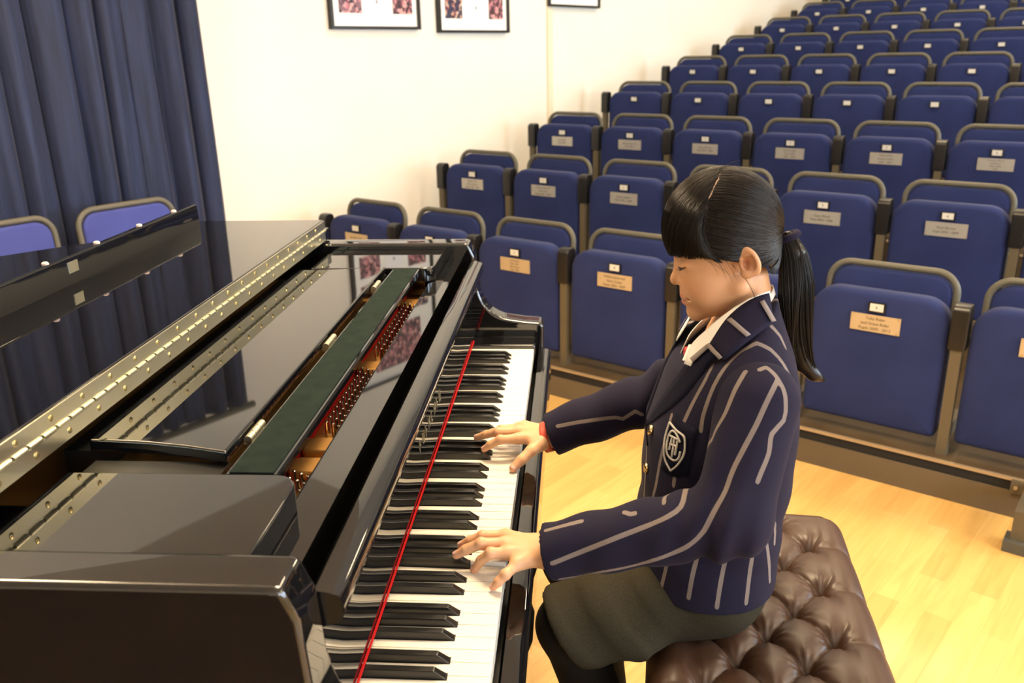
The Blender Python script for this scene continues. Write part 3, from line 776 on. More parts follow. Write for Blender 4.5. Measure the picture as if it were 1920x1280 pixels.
# ------------------------------------------------------------------ signed distance modelling of the girl
import numpy as np
def smin(a, b, k):
    h = np.clip(.5+.5*(b-a)/k, 0, 1)
    return b*(1-h)+a*h-k*h*(1-h)
def smax(a, b, k): return -smin(-a, -b, k)
def ell(p, c, r, R=None):
    q = p-np.array(c, np.float32)
    if R is not None: q = q@np.array(R, np.float32)
    r = np.array(r, np.float32)
    k0 = np.linalg.norm(q/r, axis=-1); k1 = np.linalg.norm(q/(r*r), axis=-1)
    return k0*(k0-1)/np.maximum(k1, 1e-9)
def cone(p, a, b, ra, rb):
    a = np.array(a, np.float32); b = np.array(b, np.float32)
    ab = b-a; t = np.clip(((p-a)@ab)/(ab@ab), 0, 1)
    return np.linalg.norm(p-(a+t[..., None]*ab), axis=-1)-(ra+(rb-ra)*t)
def chain(p, pts, rs, k=None):
    d = None
    for i in range(len(pts)-1):
        e = cone(p, pts[i], pts[i+1], rs[i], rs[i+1])
        d = e if d is None else (np.minimum(d, e) if k is None else smin(d, e, k))
    return d
def surface_nets(fn, lo, hi, h):
    lo = np.array(lo, np.float32); n = np.ceil((np.array(hi)-lo)/h).astype(int)+1
    ax = [lo[i]+h*np.arange(n[i], dtype=np.float32) for i in range(3)]
    F = np.empty(n, np.float32)
    for i in range(0, n[0], 16):
        g = np.stack(np.meshgrid(ax[0][i:i+16], ax[1], ax[2], indexing='ij'), -1)
        F[i:i+16] = fn(g.reshape(-1, 3)).reshape(g.shape[:3])
    S = F < 0
    acc = np.zeros((n[0]-1, n[1]-1, n[2]-1, 3), np.float32); cnt = np.zeros(acc.shape[:3], np.float32)
    def sl(A, o): return A[o[0]:A.shape[0]-1+o[0], o[1]:A.shape[1]-1+o[1], o[2]:A.shape[2]-1+o[2]]
    cs = [(i, j, k) for i in (0, 1) for j in (0, 1) for k in (0, 1)]
    for a in cs:
        for d in range(3):
            if a[d] == 0:
                b = list(a); b[d] = 1
                fa, fb = sl(F, a), sl(F, b); m = (fa < 0) != (fb < 0)
                t = np.where(m, fa/np.where(m, fa-fb, 1), 0)
                for q in range(3):
                    acc[..., q] += np.where(m, a[q]+(t if q == d else 0), 0)
                cnt += m
    act = cnt > 0
    idx = -np.ones(act.shape, int); idx[act] = np.arange(act.sum())
    ijk = np.argwhere(act)
    V = lo+h*(ijk+acc[act]/cnt[act][:, None])
    faces = []
    for d in range(3):
        u, v = (d+1) % 3, (d+2) % 3
        A = np.moveaxis(S, d, 0); m = A[:-1] != A[1:]
        neg = A[:-1] & m
        e = np.argwhere(np.moveaxis(m, 0, d)); ng = np.moveaxis(neg, 0, d)[tuple(e.T)]
        ok = (e[:, u] > 0) & (e[:, v] > 0) & (e[:, u] < n[u]-1) & (e[:, v] < n[v]-1)
        e = e[ok]; ng = ng[ok]
        def I(du, dv):
            q = e.copy(); q[:, u] -= du; q[:, v] -= dv
            return idx[tuple(q.T)]
        f = np.stack([I(1, 1), I(0, 1), I(0, 0), I(1, 0)], 1)
        f[~ng] = f[~ng][:, ::-1]
        faces.append(f)
    Fc = np.concatenate(faces); Fc = Fc[(Fc >= 0).all(1)]
    return V, Fc

# ---- head: local millimetres (f forward, l towards her left, u up)
HP, HYAW = np.radians(14), np.radians(8)
HF0 = np.array([-np.cos(HYAW), np.sin(HYAW), 0]); HL = np.array([-np.sin(HYAW), -np.cos(HYAW), 0])
HFW = HF0*np.cos(HP)-np.array([0, 0, 1])*np.sin(HP); HUP = HF0*np.sin(HP)+np.array([0, 0, 1])*np.cos(HP)
HC = np.array([.467, .45, 1.152])
HM = np.stack([HFW, HL, HUP])*.001                   # local mm -> world offset (row vector @ HM)
def h2w(q): return HC+np.asarray(q, float)@HM
def w2h(p): return (np.asarray(p, float)-HC)@np.linalg.inv(HM)

def head_sdf(p):
    s = np.abs(p[:, 1]); P = np.stack([p[:, 0], s, p[:, 2]], 1)
    d = ell(P, (8, 0, 24), (73, 65, 72))
    d = smin(d, ell(P, (31, 0, -12), (53, 57, 62)), 14)
    d = smin(d, ell(P, (36, 0, -54), (46, 46, 47)), 14)           # lower face
    d = smin(d, ell(P, (42, 27, -45), (32, 27, 36)), 12)          # cheeks
    d = smin(d, cone(P, (66, 3, -91), (4, 43, -56), 12, 15), 14)   # jaw line
    d = smin(d, cone(P, (71.5, 0, -89), (70, 4, -91), 11, 11), 9)  # chin
    d = smin(d, ell(P, (70.5, 0, -62), (15.5, 22, 21)), 9)             # mouth mound
    d = smax(d, -ell(P, (89, 31, -9), (14, 16, 8)), 10)            # eye sockets
    d = smin(d, ell(P, (58.5, 30.5, -13.5), (14.5, 16.5, 11.5)), 6)    # closed lids
    d = smin(d, cone(P, (77.5, 0, -12), (87, 0, -33), 4.2, 6.2), 8)    # nose bridge
    d = smin(d, ell(P, (88.2, 0, -38.6), (8.2, 8.2, 8.0)), 4)
    d = smin(d, ell(P, (79, 8.4, -41.5), (7.8, 5.8, 5.6)), 3.5)    # nostril wings
    d = smax(d, -ell(P, (83.5, 5.0, -47.2), (4.6, 2.6, 2.6)), 1.5)
    d = smin(d, ell(P, (78.6, 0, -62.6), (8.2, 17.5, 4.4)), 3)     # upper lip
    d = smin(d, ell(P, (78.4, 0, -72.6), (8.3, 15, 4.7)), 3)       # lower lip
    d = smax(d, -ell(P, (86.5, 0, -67.6), (6.5, 18, 1.3)), 1.2)       # mouth line
    d = smax(d, -ell(P, (71, 22, -65.0), (7, 5, 1.7)), 3)        # mouth corners
    d = smax(d, -ell(P, (88.5, 0, -81.5), (5, 13, 4)), 5)          # groove above chin
    # ear
    c, sn = np.cos(np.radians(14)), np.sin(np.radians(14))
    R = np.array([[c, 0, sn], [0, 1, 0], [-sn, 0, c]]) @ np.array([[np.cos(.42), np.sin(.42), 0], [-np.sin(.42), np.cos(.42), 0], [0, 0, 1]])
    Q = P-np.array([-1, 0, 15.5], np.float32)
    ear = ell(Q, (-15, 66, -34), (14.0, 6.2, 22), R)
    ear = smax(ear, -ell(Q, (-12.5, 71.0, -33), (9.4, 7.2, 15), R), 2)
    ear = smin(ear, ell(Q, (-12.5, 66, -24), (5.5, 4, 2.6), R), 4)
    ear = smin(ear, ell(Q, (-5, 65, -36), (4.5, 4.2, 5.5), R), 3)   # tragus
    ear = smin(ear, ell(Q, (-7, 63, -50), (6.5, 5.0, 7.5)), 9)      # lobe
    ear = smax(ear, -ell(Q, (-10, 72, -37), (5.5, 12, 8)), 2)
    d = smin(d, ear, 3.5)
    # neck
    nb = w2h([.496, .45, 1.035]); nt = np.array([-2, 0, -58.])
    d = smin(d, cone(P, nt, nb, 36, 39), 10)
    return d

# ---- hands (world metres)
LHJ = dict(
 index=[(.1496,.3204,.754),(.1176,.3131,.757),(.0996,.3142,.749),(.0859,.3169,.7395)],
 middle=[(.1508,.2948,.757),(.1178,.2889,.760),(.0963,.2906,.749),(.0821,.2923,.7390)],
 ring=[(.1567,.2753,.755),(.1329,.2700,.757),(.1186,.2757,.742),(.1079,.2800,.7235)],
 little=[(.1701,.2575,.750),(.1555,.2382,.745),(.1462,.2352,.736),(.1387,.2363,.7265)],
 thumb=[(.1932,.3120,.748),(.1640,.3303,.743),(.1379,.3362,.737),(.1192,.3427,.728)],
 wrist=(.2129,.2804,.753), fore=(.30,.272,.783))
RHJ = dict(
 thumb=[(.1905,.6282,.753),(.1727,.6062,.748),(.1567,.5908,.738),(.1424,.5800,.7275)],
 index=[(.1479,.6341,.758),(.1175,.6248,.760),(.1001,.6258,.750),(.0881,.6289,.7395)],
 middle=[(.1463,.6611,.760),(.1115,.6514,.762),(.0890,.6634,.752),(.0699,.6751,.7400)],
 ring=[(.1487,.6838,.757),(.1152,.6760,.756),(.0969,.6812,.747),(.0806,.6840,.7380)],
 little=[(.1555,.7020,.752),(.1311,.6961,.748),(.1171,.6971,.742),(.1070,.6983,.7270)],
 wrist=(.2088,.6509,.757), fore=(.30,.645,.785))
FR = dict(index=(.0088,.0078,.0070,.0058), middle=(.0090,.0080,.0072,.0060), ring=(.0086,.0076,.0068,.0057), little=(.0078,.0068,.0062,.0052), thumb=(.0125,.0100,.0090,.0070))
def hand_sdf(p, J):
    w = np.array(J['wrist'])
    d = None
    for f in ('index', 'middle', 'ring', 'little'):
        m = np.array(J[f][0])
        base = w+(m-w)*.18
        e = cone(p, base, m, .0135, .0105)
        d = e if d is None else smin(d, e, .010)
    th = J['thumb']
    d = smin(d, cone(p, w+(np.array(th[0])-w)*.4, th[0], .0135, .0125), .010)
    d = smin(d, cone(p, th[0], th[1], .0125, .0100), .008)
    # fleshy filler between thumb and palm
    mid = (np.array(J['index'][0])+np.array(th[1]))/2
    d = smin(d, cone(p, w+(mid-w)*.35, w+(mid-w)*.7, .012, .009), .010)
    for f in ('index', 'middle', 'ring', 'little'):
        e = chain(p, J[f], FR[f], .003)
        kn = np.array(J[f][1]); e = smin(e, np.linalg.norm(p-(kn+np.array([0, 0, .001])), axis=-1)-FR[f][1]*1.02, .003)
        d = smin(d, e, .0045)
    e = chain(p, th[1:], FR['thumb'][1:], .003)
    d = smin(d, e, .004)
    # wrist and forearm (flattened)
    q = p.copy(); s = 1.25
    fo = np.array(J['fore'])
    wr = cone(p*np.array([1, 1/s, 1]), w*np.array([1, 1/s, 1]), fo*np.array([1, 1/s, 1]), .0185, .024)
    d = smin(d, wr, .014)
    return d
def nail_list(J):
    out = []
    for f in ('thumb', 'index', 'middle', 'ring', 'little'):
        a, b = np.array(J[f][2]), np.array(J[f][3]); out.append((f, a, b, FR[f][3]))
    return out

# ---- blazer body, sleeves, skirt, legs
ZK = np.array([.58, .70, .80, .88, .95, 1.00, 1.035, 1.06, 1.085, 1.12])
CXK = np.array([.450, .452, .460, .464, .475, .480, .482, .484, .485, .485])
AK = np.array([.106, .106, .108, .108, .093, .075, .060, .050, .044, .042])
BK = np.array([.152, .150, .144, .146, .146, .136, .112, .084, .060, .055])
def torso_sdf(p, off=0.0):
    z = p[:, 2]; cx = np.interp(z, ZK, CXK); a = np.interp(z, ZK, AK)+off; b = np.interp(z, ZK, BK)+off
    dx = np.abs(p[:, 0]-cx)/a; dy = np.abs(p[:, 1]-.45)/b
    r = (dx**2.3+dy**2.3+1e-9)**(1/2.3)
    return (r-1)*np.minimum(a, b)*.85
SHL, ELL_, CUL = (.486, .316, .966), (.449, .247, .832), (.2105, .278, .757)
SHR, ELR, CUR = (.478, .585, .968), (.430, .655, .850), (.2055, .648, .762)
def blazer_sdf(p):
    d = torso_sdf(p)
    d = smin(d, np.linalg.norm(p-(np.array(SHL)+np.array([0, .022, -.004])), axis=-1)-.044, .045)
    d = smin(d, np.linalg.norm(p-(np.array(SHR)-np.array([0, .022, .004])), axis=-1)-.044, .045)
    # soft folds at the waist, near side
    d = d+.0022*np.sin(p[:, 2]*60+p[:, 0]*35)*np.clip((.85-p[:, 2])/.1, 0, 1)*np.clip((p[:, 2]-.68)/.06, 0, 1)
    hem = .640+.05*np.clip((p[:, 0]-.52)/.05, -1, 1)*0
    d = smax(d, hem-z_(p), .006)
    # open neck: cut above a plane falling from nape to breast
    n = np.array([-.62, 0, .785]); n = n/np.linalg.norm(n)
    d = smax(d, (p-np.array([.528, .45, 1.078]))@n+.0, .004)
    return d
def z_(p): return p[:, 2]
def sleeve_sdf(p, S, E, C, sgn):
    S, E, C = np.array(S), np.array(E), np.array(C)
    d = cone(p, S, E, .055, .049)
    u = (C-E)/np.linalg.norm(C-E)
    d = smin(d, cone(p, E, C+u*.03, .0485, .0375), .02)
    # creases at the crook of the elbow
    t = (p-E)@u
    d = d+.0042*np.sin(t*150+p[:, 2]*70+p[:, 1]*40)*np.exp(-((t-.025)/.05)**2)
    d = d+.0020*np.sin(t*85+p[:, 1]*50+p[:, 2]*30)*np.clip(t/.06, 0, 1)
    # straight cuff, hollowed
    d = smax(d, (p-C)@u, .002)
    d = smax(d, -smax(cone(p, E, C+u*.03, .040, .0300), -(t-np.linalg.norm(C-E)+.025), .001), .0015)
    return d
HIPL, KNL, ANL = (.46, .388, .628), (.240, .360, .575), (.345, .365, .115)
HIPR, KNR, ANR = (.46, .512, .628), (.243, .522, .588), (.335, .525, .115)
def legs_sdf(p):
    d = None
    for H, K, A in ((HIPL, KNL, ANL), (HIPR, KNR, ANR)):
        e = cone(p, H, K, .052, .050)
        A = np.array(A); K = np.array(K); m = K+(A-K)*.35+np.array([.012, 0, 0])
        e = smin(e, chain(p, [K, m, A], [.047, .044, .030], .02), .015)
        e = smin(e, cone(p, A, A+np.array([-.09, 0, -.055]), .030, .024), .02)
        d = e if d is None else smin(d, e, .01)
    d = smin(d, ell(p, (.450, .45, .640), (.062, .100, .050)), .03)
    return d
def skirt_sdf(p):
    d = cone(p, (.45, .390, .630), (.235, .360, .580), .068, .061)
    d = smin(d, cone(p, (.45, .510, .632), (.285, .515, .598), .068, .058), .03)
    d = smin(d, ell(p, (.458, .45, .640), (.092, .138, .088)), .04)
    # panel hanging over the front edge of the bench, pleats
    d = smin(d, cone(p, (.345, .338, .580), (.272, .342, .562), .034, .032), .035)
    pl = np.sin((p[:, 0]*.85+p[:, 2]*.7)*80)
    d = d+.0030*np.abs(pl)**.6*np.sign(pl)*np.clip((.40-p[:, 1])/.05, 0, 1)*np.clip((.44-p[:, 0])/.08, 0, 1)
    n = np.array([-.856, 0, -.518])
    d = smax(d, (p-np.array([.208, .34, .615]))@n, .004)
    d = smax(d, np.interp(p[:, 0], [.340, .362], [.534, .5635])-p[:, 2], .004)
    d = smax(d, -smax(legs_sdf(p)-.006, (p-np.array([.225, .34, .59]))@(-n), .002), .002)
    return d
BAKE = {"torso":[[[0.4852,0.3396,1.0388],[0.4742,0.3362,1.0345],[0.4642,0.3362,1.0279],[0.4573,0.3338,1.0225],[0.4502,0.3301,1.0165],[0.4437,0.3257,1.0102],[0.4379,0.3218,1.003],[0.4331,0.32,0.9944],[0.4292,0.3197,0.9855],[0.4249,0.3191,0.9731],[0.4217,0.3193,0.9611],[0.4188,0.3197,0.9494],[0.4168,0.3209,0.9382],[0.4156,0.3203,0.9202]],
[[0.4852,0.3396,1.0388],[0.494,0.3363,1.036],[0.5031,0.3343,1.0314],[0.509,0.3313,1.0263],[0.5147,0.328,1.0201],[0.5194,0.3242,1.0138],[0.5245,0.3176,1.0041],[0.5282,0.3131,0.9941],[0.5306,0.311,0.9854],[0.5314,0.3083,0.9773],[0.5313,0.3055,0.9679],[0.531,0.304,0.9576]],
[[0.5082,0.3661,1.0541],[0.515,0.3645,1.0473],[0.5213,0.3638,1.04],[0.5282,0.3581,1.0258]],
[[0.4321,0.353,1.0027],[0.4265,0.3419,0.9976],[0.4217,0.3375,0.9893],[0.4181,0.3379,0.9812],[0.4142,0.3389,0.9722],[0.4106,0.3401,0.9634],[0.4058,0.3413,0.951],[0.4018,0.3428,0.9397],[0.3962,0.3438,0.9235]],
[[0.3823,0.371,0.9214],[0.3798,0.3683,0.9109],[0.3772,0.3653,0.9005],[0.3747,0.3629,0.8898],[0.3722,0.3612,0.879],[0.3702,0.3639,0.866],[0.3684,0.3668,0.852],[0.3671,0.369,0.8401],[0.3658,0.3697,0.828],[0.3645,0.3699,0.8167],[0.3634,0.3708,0.8069],[0.3606,0.3777,0.7844]],
[[0.355,0.4335,0.8627],[0.3547,0.4309,0.8532],[0.3544,0.4283,0.8439],[0.354,0.425,0.8345],[0.3534,0.4209,0.8246],[0.3529,0.4178,0.8155],[0.3525,0.4164,0.8048],[0.3523,0.418,0.7921],[0.3524,0.4228,0.7775],[0.3524,0.4259,0.7638]],
[[0.3859,0.3378,0.8402],[0.3851,0.3382,0.828]],
[[0.349,0.398,0.6597],[0.3468,0.4028,0.6421],[0.3432,0.3903,0.6385],[0.3394,0.3879,0.6325]],
[[0.3801,0.33,0.7105],[0.3778,0.3313,0.6941],[0.3758,0.3346,0.6773],[0.374,0.3364,0.6647],[0.3724,0.3381,0.6532]],
[[0.4194,0.3095,0.7368],[0.4175,0.3094,0.7256],[0.4153,0.3083,0.7149],[0.4133,0.3068,0.7042],[0.4117,0.3062,0.692],[0.4105,0.3067,0.6787],[0.4092,0.3069,0.6655]],
[[0.4619,0.3069,0.7962],[0.4611,0.3055,0.7845],[0.4602,0.3033,0.7733],[0.4586,0.3004,0.7603],[0.4575,0.2992,0.7519],[0.4565,0.2996,0.7415],[0.4557,0.3013,0.7295],[0.4545,0.302,0.7181],[0.4533,0.3017,0.7077],[0.4521,0.3007,0.6989],[0.4508,0.2996,0.6875],[0.4499,0.299,0.6771],[0.4491,0.2988,0.6671],[0.4484,0.2989,0.6565]],
[[0.4952,0.3122,0.7804],[0.4964,0.3118,0.7682],[0.4963,0.3091,0.7557],[0.4954,0.3069,0.7483],[0.494,0.3047,0.74],[0.4931,0.3047,0.7294],[0.4926,0.306,0.7169],[0.4924,0.3071,0.7059],[0.4921,0.3074,0.6944],[0.4915,0.3064,0.6832],[0.491,0.3061,0.6714],[0.4905,0.3057,0.6598]],
[[0.5208,0.321,0.8445],[0.5151,0.3174,0.838],[0.5093,0.3141,0.8311],[0.5043,0.312,0.824],[0.5009,0.3108,0.8174],[0.5016,0.3138,0.7961],[0.5053,0.3165,0.7841],[0.5103,0.3196,0.7698],[0.5147,0.3215,0.7551],[0.5171,0.3211,0.7436],[0.5195,0.3215,0.7303],[0.5225,0.3248,0.7156],[0.5255,0.3304,0.7015],[0.5294,0.337,0.676]],
[[0.5178,0.3222,0.7932],[0.5292,0.3356,0.7687],[0.5312,0.3392,0.7529],[0.5307,0.3361,0.7395]]],"lsleeve":[[[0.4644,0.2986,1.0139],[0.4591,0.2922,1.0083],[0.4542,0.2876,1.002],[0.4498,0.2844,0.9945],[0.4458,0.2816,0.9853],[0.442,0.2788,0.9754],[0.4381,0.2763,0.9661],[0.4343,0.2758,0.9574],[0.4306,0.2766,0.9489],[0.4277,0.2779,0.9413],[0.4235,0.2776,0.9278],[0.4209,0.2894,0.9138],[0.4154,0.2923,0.9023],[0.4099,0.291,0.8935],[0.4042,0.2869,0.8843],[0.3995,0.2815,0.8757],[0.3965,0.2773,0.8687],[0.3943,0.2758,0.8594],[0.3894,0.2549,0.8619],[0.3861,0.242,0.8585],[0.3823,0.2342,0.8542],[0.3753,0.2288,0.8499],[0.3658,0.2253,0.8453],[0.3583,0.2251,0.8408],[0.3497,0.2269,0.8351],[0.34,0.2289,0.8289],[0.3316,0.2295,0.8244],[0.3223,0.229,0.8203],[0.3125,0.2284,0.8161],[0.3026,0.2278,0.8118],[0.2948,0.2276,0.8081],[0.2868,0.2281,0.8039],[0.2788,0.2297,0.799],[0.2706,0.2316,0.7937],[0.2622,0.2335,0.7885],[0.2536,0.2346,0.7835],[0.2448,0.235,0.7789],[0.2359,0.2346,0.7747],[0.2269,0.2349,0.7701],[0.2179,0.2354,0.7654]],
[[0.5024,0.284,1.008],[0.4976,0.2767,1.0031],[0.4933,0.2714,0.9975],[0.4893,0.267,0.9915],[0.4857,0.2638,0.985],[0.4812,0.2598,0.9764],[0.4769,0.2559,0.9678],[0.4722,0.2519,0.9589],[0.4681,0.2489,0.9518],[0.4637,0.2458,0.9443],[0.4594,0.2431,0.9368],[0.4556,0.2406,0.9299],[0.4512,0.238,0.9218],[0.4475,0.2358,0.9145],[0.444,0.2334,0.9069],[0.4409,0.2309,0.8985],[0.4379,0.2275,0.8904],[0.4344,0.2238,0.8824],[0.4298,0.2204,0.8742],[0.4248,0.2173,0.8659],[0.4201,0.2142,0.8579],[0.4158,0.2112,0.8501],[0.4119,0.209,0.8423],[0.4085,0.2078,0.8356],[0.4012,0.2065,0.8255],[0.3951,0.2061,0.819],[0.3864,0.2079,0.8105],[0.3802,0.2101,0.8052],[0.3728,0.2121,0.7998],[0.3645,0.2129,0.7951],[0.356,0.2139,0.7906],[0.3475,0.2167,0.7851],[0.339,0.2224,0.7779],[0.3299,0.2278,0.7711],[0.32,0.2297,0.7667],[0.3117,0.2295,0.7646],[0.3031,0.2291,0.7626],[0.2942,0.2292,0.7605],[0.2853,0.2311,0.7572],[0.2764,0.2373,0.7509],[0.2674,0.2483,0.7413],[0.2579,0.2528,0.7361],[0.2482,0.2493,0.7362],[0.2385,0.2462,0.7361],[0.2288,0.245,0.7347]],
[[0.4817,0.2965,1.0174],[0.4911,0.302,1.0193],[0.5,0.2909,1.0131],[0.5047,0.2836,1.0068],[0.5089,0.2779,0.9988],[0.5109,0.2736,0.9911],[0.5114,0.2699,0.9826],[0.5115,0.2666,0.9722],[0.5089,0.2622,0.9625],[0.5006,0.2558,0.9563],[0.4925,0.2503,0.9494],[0.4906,0.2472,0.9427],[0.4899,0.2442,0.935],[0.4886,0.241,0.9275],[0.4855,0.2372,0.92],[0.4818,0.2333,0.9127],[0.4785,0.2301,0.9064],[0.4736,0.2248,0.8959]],
[[0.2087,0.2698,0.795],[0.2174,0.2677,0.7991],[0.2261,0.265,0.8035],[0.2344,0.2628,0.8075],[0.2458,0.2617,0.8117],[0.2568,0.2623,0.8147]],
[[0.3116,0.2515,0.8352],[0.3194,0.2459,0.8355],[0.3254,0.246,0.8371]],
[[0.3623,0.2465,0.852],[0.3646,0.2637,0.8511],[0.3721,0.2751,0.8505]]],"rsleeve":[[[0.2182,0.6144,0.7916],[0.2311,0.6148,0.7943],[0.2439,0.6151,0.7971],[0.2589,0.6135,0.8007],[0.2703,0.6103,0.804],[0.2836,0.6082,0.8071],[0.2971,0.6081,0.8092],[0.3092,0.609,0.8104],[0.3184,0.6094,0.8112],[0.3303,0.6094,0.8081],[0.3405,0.6085,0.8161],[0.3505,0.6069,0.824],[0.3623,0.6039,0.8189]]],"collar":[[[0.5087,0.3969,1.0905],[0.5102,0.3949,1.0825],[0.5107,0.3891,1.0756],[0.5112,0.3831,1.0689],[0.5118,0.3775,1.062],[0.5121,0.371,1.0556]],
[[0.4986,0.392,1.089],[0.5002,0.3882,1.0813],[0.5013,0.382,1.0743],[0.5025,0.3761,1.0672],[0.5035,0.3699,1.0604],[0.5045,0.3631,1.0537]],
[[0.4895,0.3898,1.0857],[0.4912,0.3838,1.0785],[0.4928,0.3773,1.0716],[0.4944,0.3708,1.0647],[0.4959,0.3642,1.0579],[0.4974,0.3576,1.0511]],
[[0.4805,0.3866,1.082],[0.4826,0.3799,1.0751],[0.4848,0.3735,1.0681],[0.4868,0.3668,1.0613],[0.4887,0.3597,1.0547],[0.4907,0.3528,1.0482]],
[[0.4722,0.3836,1.0774],[0.4746,0.3765,1.0708],[0.4772,0.37,1.0641],[0.4796,0.363,1.0576],[0.4819,0.3557,1.0513],[0.4842,0.3485,1.045]],
[[0.4645,0.3811,1.0718],[0.4673,0.3741,1.0655],[0.47,0.3669,1.0594],[0.4726,0.3593,1.0534],[0.4752,0.3518,1.0475],[0.4777,0.3439,1.0419]],
[[0.4576,0.3796,1.0652],[0.4605,0.3718,1.0597],[0.4633,0.3638,1.0543],[0.466,0.356,1.0489],[0.4687,0.3483,1.0436],[0.4713,0.3402,1.0385]],
[[0.4513,0.3781,1.0581],[0.4541,0.3693,1.0535],[0.4569,0.361,1.0488],[0.4597,0.3531,1.044],[0.4625,0.3451,1.0394],[0.4652,0.3369,1.0349]],
[[0.4456,0.3759,1.0506],[0.4483,0.367,1.0467],[0.451,0.3584,1.0428],[0.4539,0.3508,1.0387],[0.4566,0.3426,1.0348],[0.4594,0.3354,1.0306]],
[[0.4403,0.373,1.0429],[0.4429,0.3643,1.0397],[0.4456,0.3562,1.0364],[0.4483,0.3483,1.0331],[0.451,0.3411,1.0297],[0.4538,0.3341,1.0262]],
[[0.4353,0.3706,1.0349],[0.4379,0.3626,1.0323],[0.4405,0.355,1.0296],[0.4431,0.3476,1.0269],[0.4457,0.3405,1.0242],[0.4483,0.3333,1.0216]],
[[0.4305,0.3698,1.0263],[0.4329,0.362,1.0245],[0.4354,0.3545,1.0225],[0.4379,0.3469,1.0207],[0.4404,0.34,1.0187],[0.4428,0.3331,1.0167]]],"lapel":[[[0.429,0.3684,1.023],[0.431,0.3624,1.0219],[0.433,0.3565,1.0207],[0.435,0.3508,1.0195],[0.437,0.345,1.0184]],
[[0.4212,0.376,1.0144],[0.4231,0.3695,1.0137],[0.4251,0.3632,1.013],[0.427,0.3567,1.0124],[0.429,0.3508,1.0116]],
[[0.4135,0.3852,1.0051],[0.4158,0.3763,1.0047],[0.4181,0.3676,1.0043],[0.4205,0.3595,1.0037],[0.4229,0.3518,1.003]],
[[0.4064,0.3945,0.9944],[0.4094,0.3815,0.9947],[0.4126,0.3699,0.9946],[0.4158,0.3593,0.9942],[0.4189,0.349,0.9938]],
[[0.4008,0.3977,0.9834],[0.404,0.3836,0.9842],[0.4074,0.372,0.9841],[0.4108,0.3607,0.9841],[0.4142,0.3504,0.9836]],
[[0.395,0.4015,0.9722],[0.3983,0.3871,0.9732],[0.4018,0.3747,0.9736],[0.4053,0.3636,0.9736],[0.4089,0.3534,0.9733]],
[[0.3891,0.406,0.9606],[0.3924,0.3908,0.9623],[0.396,0.378,0.963],[0.3996,0.3669,0.9632],[0.4033,0.357,0.9629]],
[[0.3832,0.4106,0.9489],[0.3865,0.3951,0.9509],[0.3899,0.3819,0.9522],[0.3935,0.3707,0.9528],[0.3972,0.3611,0.9527]],
[[0.3776,0.4179,0.9358],[0.3806,0.4018,0.9387],[0.3839,0.3887,0.9404],[0.3872,0.377,0.9416],[0.3907,0.3675,0.942]],
[[0.3721,0.4251,0.9224],[0.3748,0.4095,0.9258],[0.3777,0.3969,0.928],[0.3808,0.3855,0.9298],[0.3839,0.3758,0.9309]],
[[0.3667,0.4315,0.909],[0.3691,0.4177,0.9125],[0.3715,0.4058,0.9152],[0.3741,0.3952,0.9175],[0.3768,0.3861,0.9191]],
[[0.3615,0.4367,0.8955],[0.3634,0.4253,0.899],[0.3654,0.4152,0.902],[0.3675,0.4064,0.9044],[0.3696,0.3985,0.9065]],
[[0.3564,0.4411,0.8821],[0.3579,0.4332,0.8852],[0.3593,0.4256,0.8881],[0.3608,0.4189,0.8905],[0.3624,0.4127,0.8928]],
[[0.3546,0.4836,0.8513],[0.355,0.4726,0.8568],[0.3548,0.4552,0.8652],[0.3551,0.4436,0.8708],[0.3556,0.434,0.8757]]],"shirt":[[[0.5095,0.3981,1.0931],[0.51,0.3982,1.0916],[0.5105,0.3983,1.0901],[0.511,0.3985,1.0886],[0.5114,0.3986,1.087]],
[[0.4988,0.3924,1.0912],[0.4994,0.3924,1.0897],[0.5,0.3923,1.0882],[0.5006,0.3923,1.0867],[0.5012,0.3923,1.0852]],
[[0.4891,0.3901,1.0879],[0.4898,0.39,1.0864],[0.4906,0.3898,1.0848],[0.4912,0.3885,1.0836],[0.4917,0.3874,1.0823]],
[[0.48,0.3885,1.0835],[0.4807,0.3869,1.0823],[0.4814,0.3856,1.081],[0.4821,0.3843,1.0797],[0.4829,0.3831,1.0784]],
[[0.4709,0.3854,1.0789],[0.4718,0.3839,1.0776],[0.4727,0.3824,1.0763],[0.4736,0.3809,1.075],[0.4745,0.3795,1.0737]],
[[0.4625,0.3843,1.0733],[0.4635,0.3821,1.0722],[0.4645,0.3803,1.071],[0.4656,0.3786,1.0698],[0.4666,0.3769,1.0686]],
[[0.4545,0.3843,1.0671],[0.4556,0.3821,1.066],[0.4568,0.38,1.065],[0.4579,0.378,1.0639],[0.459,0.376,1.0628]],
[[0.447,0.3866,1.0599],[0.4483,0.3837,1.059],[0.4495,0.3808,1.0581],[0.4507,0.3777,1.0573],[0.452,0.375,1.0564]],
[[0.4398,0.389,1.0522],[0.4413,0.3848,1.0515],[0.4428,0.3804,1.0508],[0.4444,0.3767,1.0499],[0.446,0.3731,1.049]],
[[0.433,0.3922,1.0438],[0.4349,0.3861,1.0433],[0.4368,0.3802,1.0428],[0.4389,0.375,1.0421],[0.4408,0.3698,1.0413]],
[[0.4265,0.3967,1.0347],[0.4287,0.3881,1.0347],[0.4311,0.3803,1.0345],[0.4335,0.3735,1.0339],[0.436,0.3671,1.0333]],
[[0.42,0.4037,1.025],[0.4225,0.3927,1.0255],[0.4252,0.3831,1.0256],[0.4279,0.3745,1.0255],[0.4308,0.3671,1.0249]],
[[0.414,0.4098,1.0147],[0.4164,0.3979,1.0159],[0.419,0.3877,1.0165],[0.4216,0.3787,1.0168],[0.4244,0.3708,1.0167]],
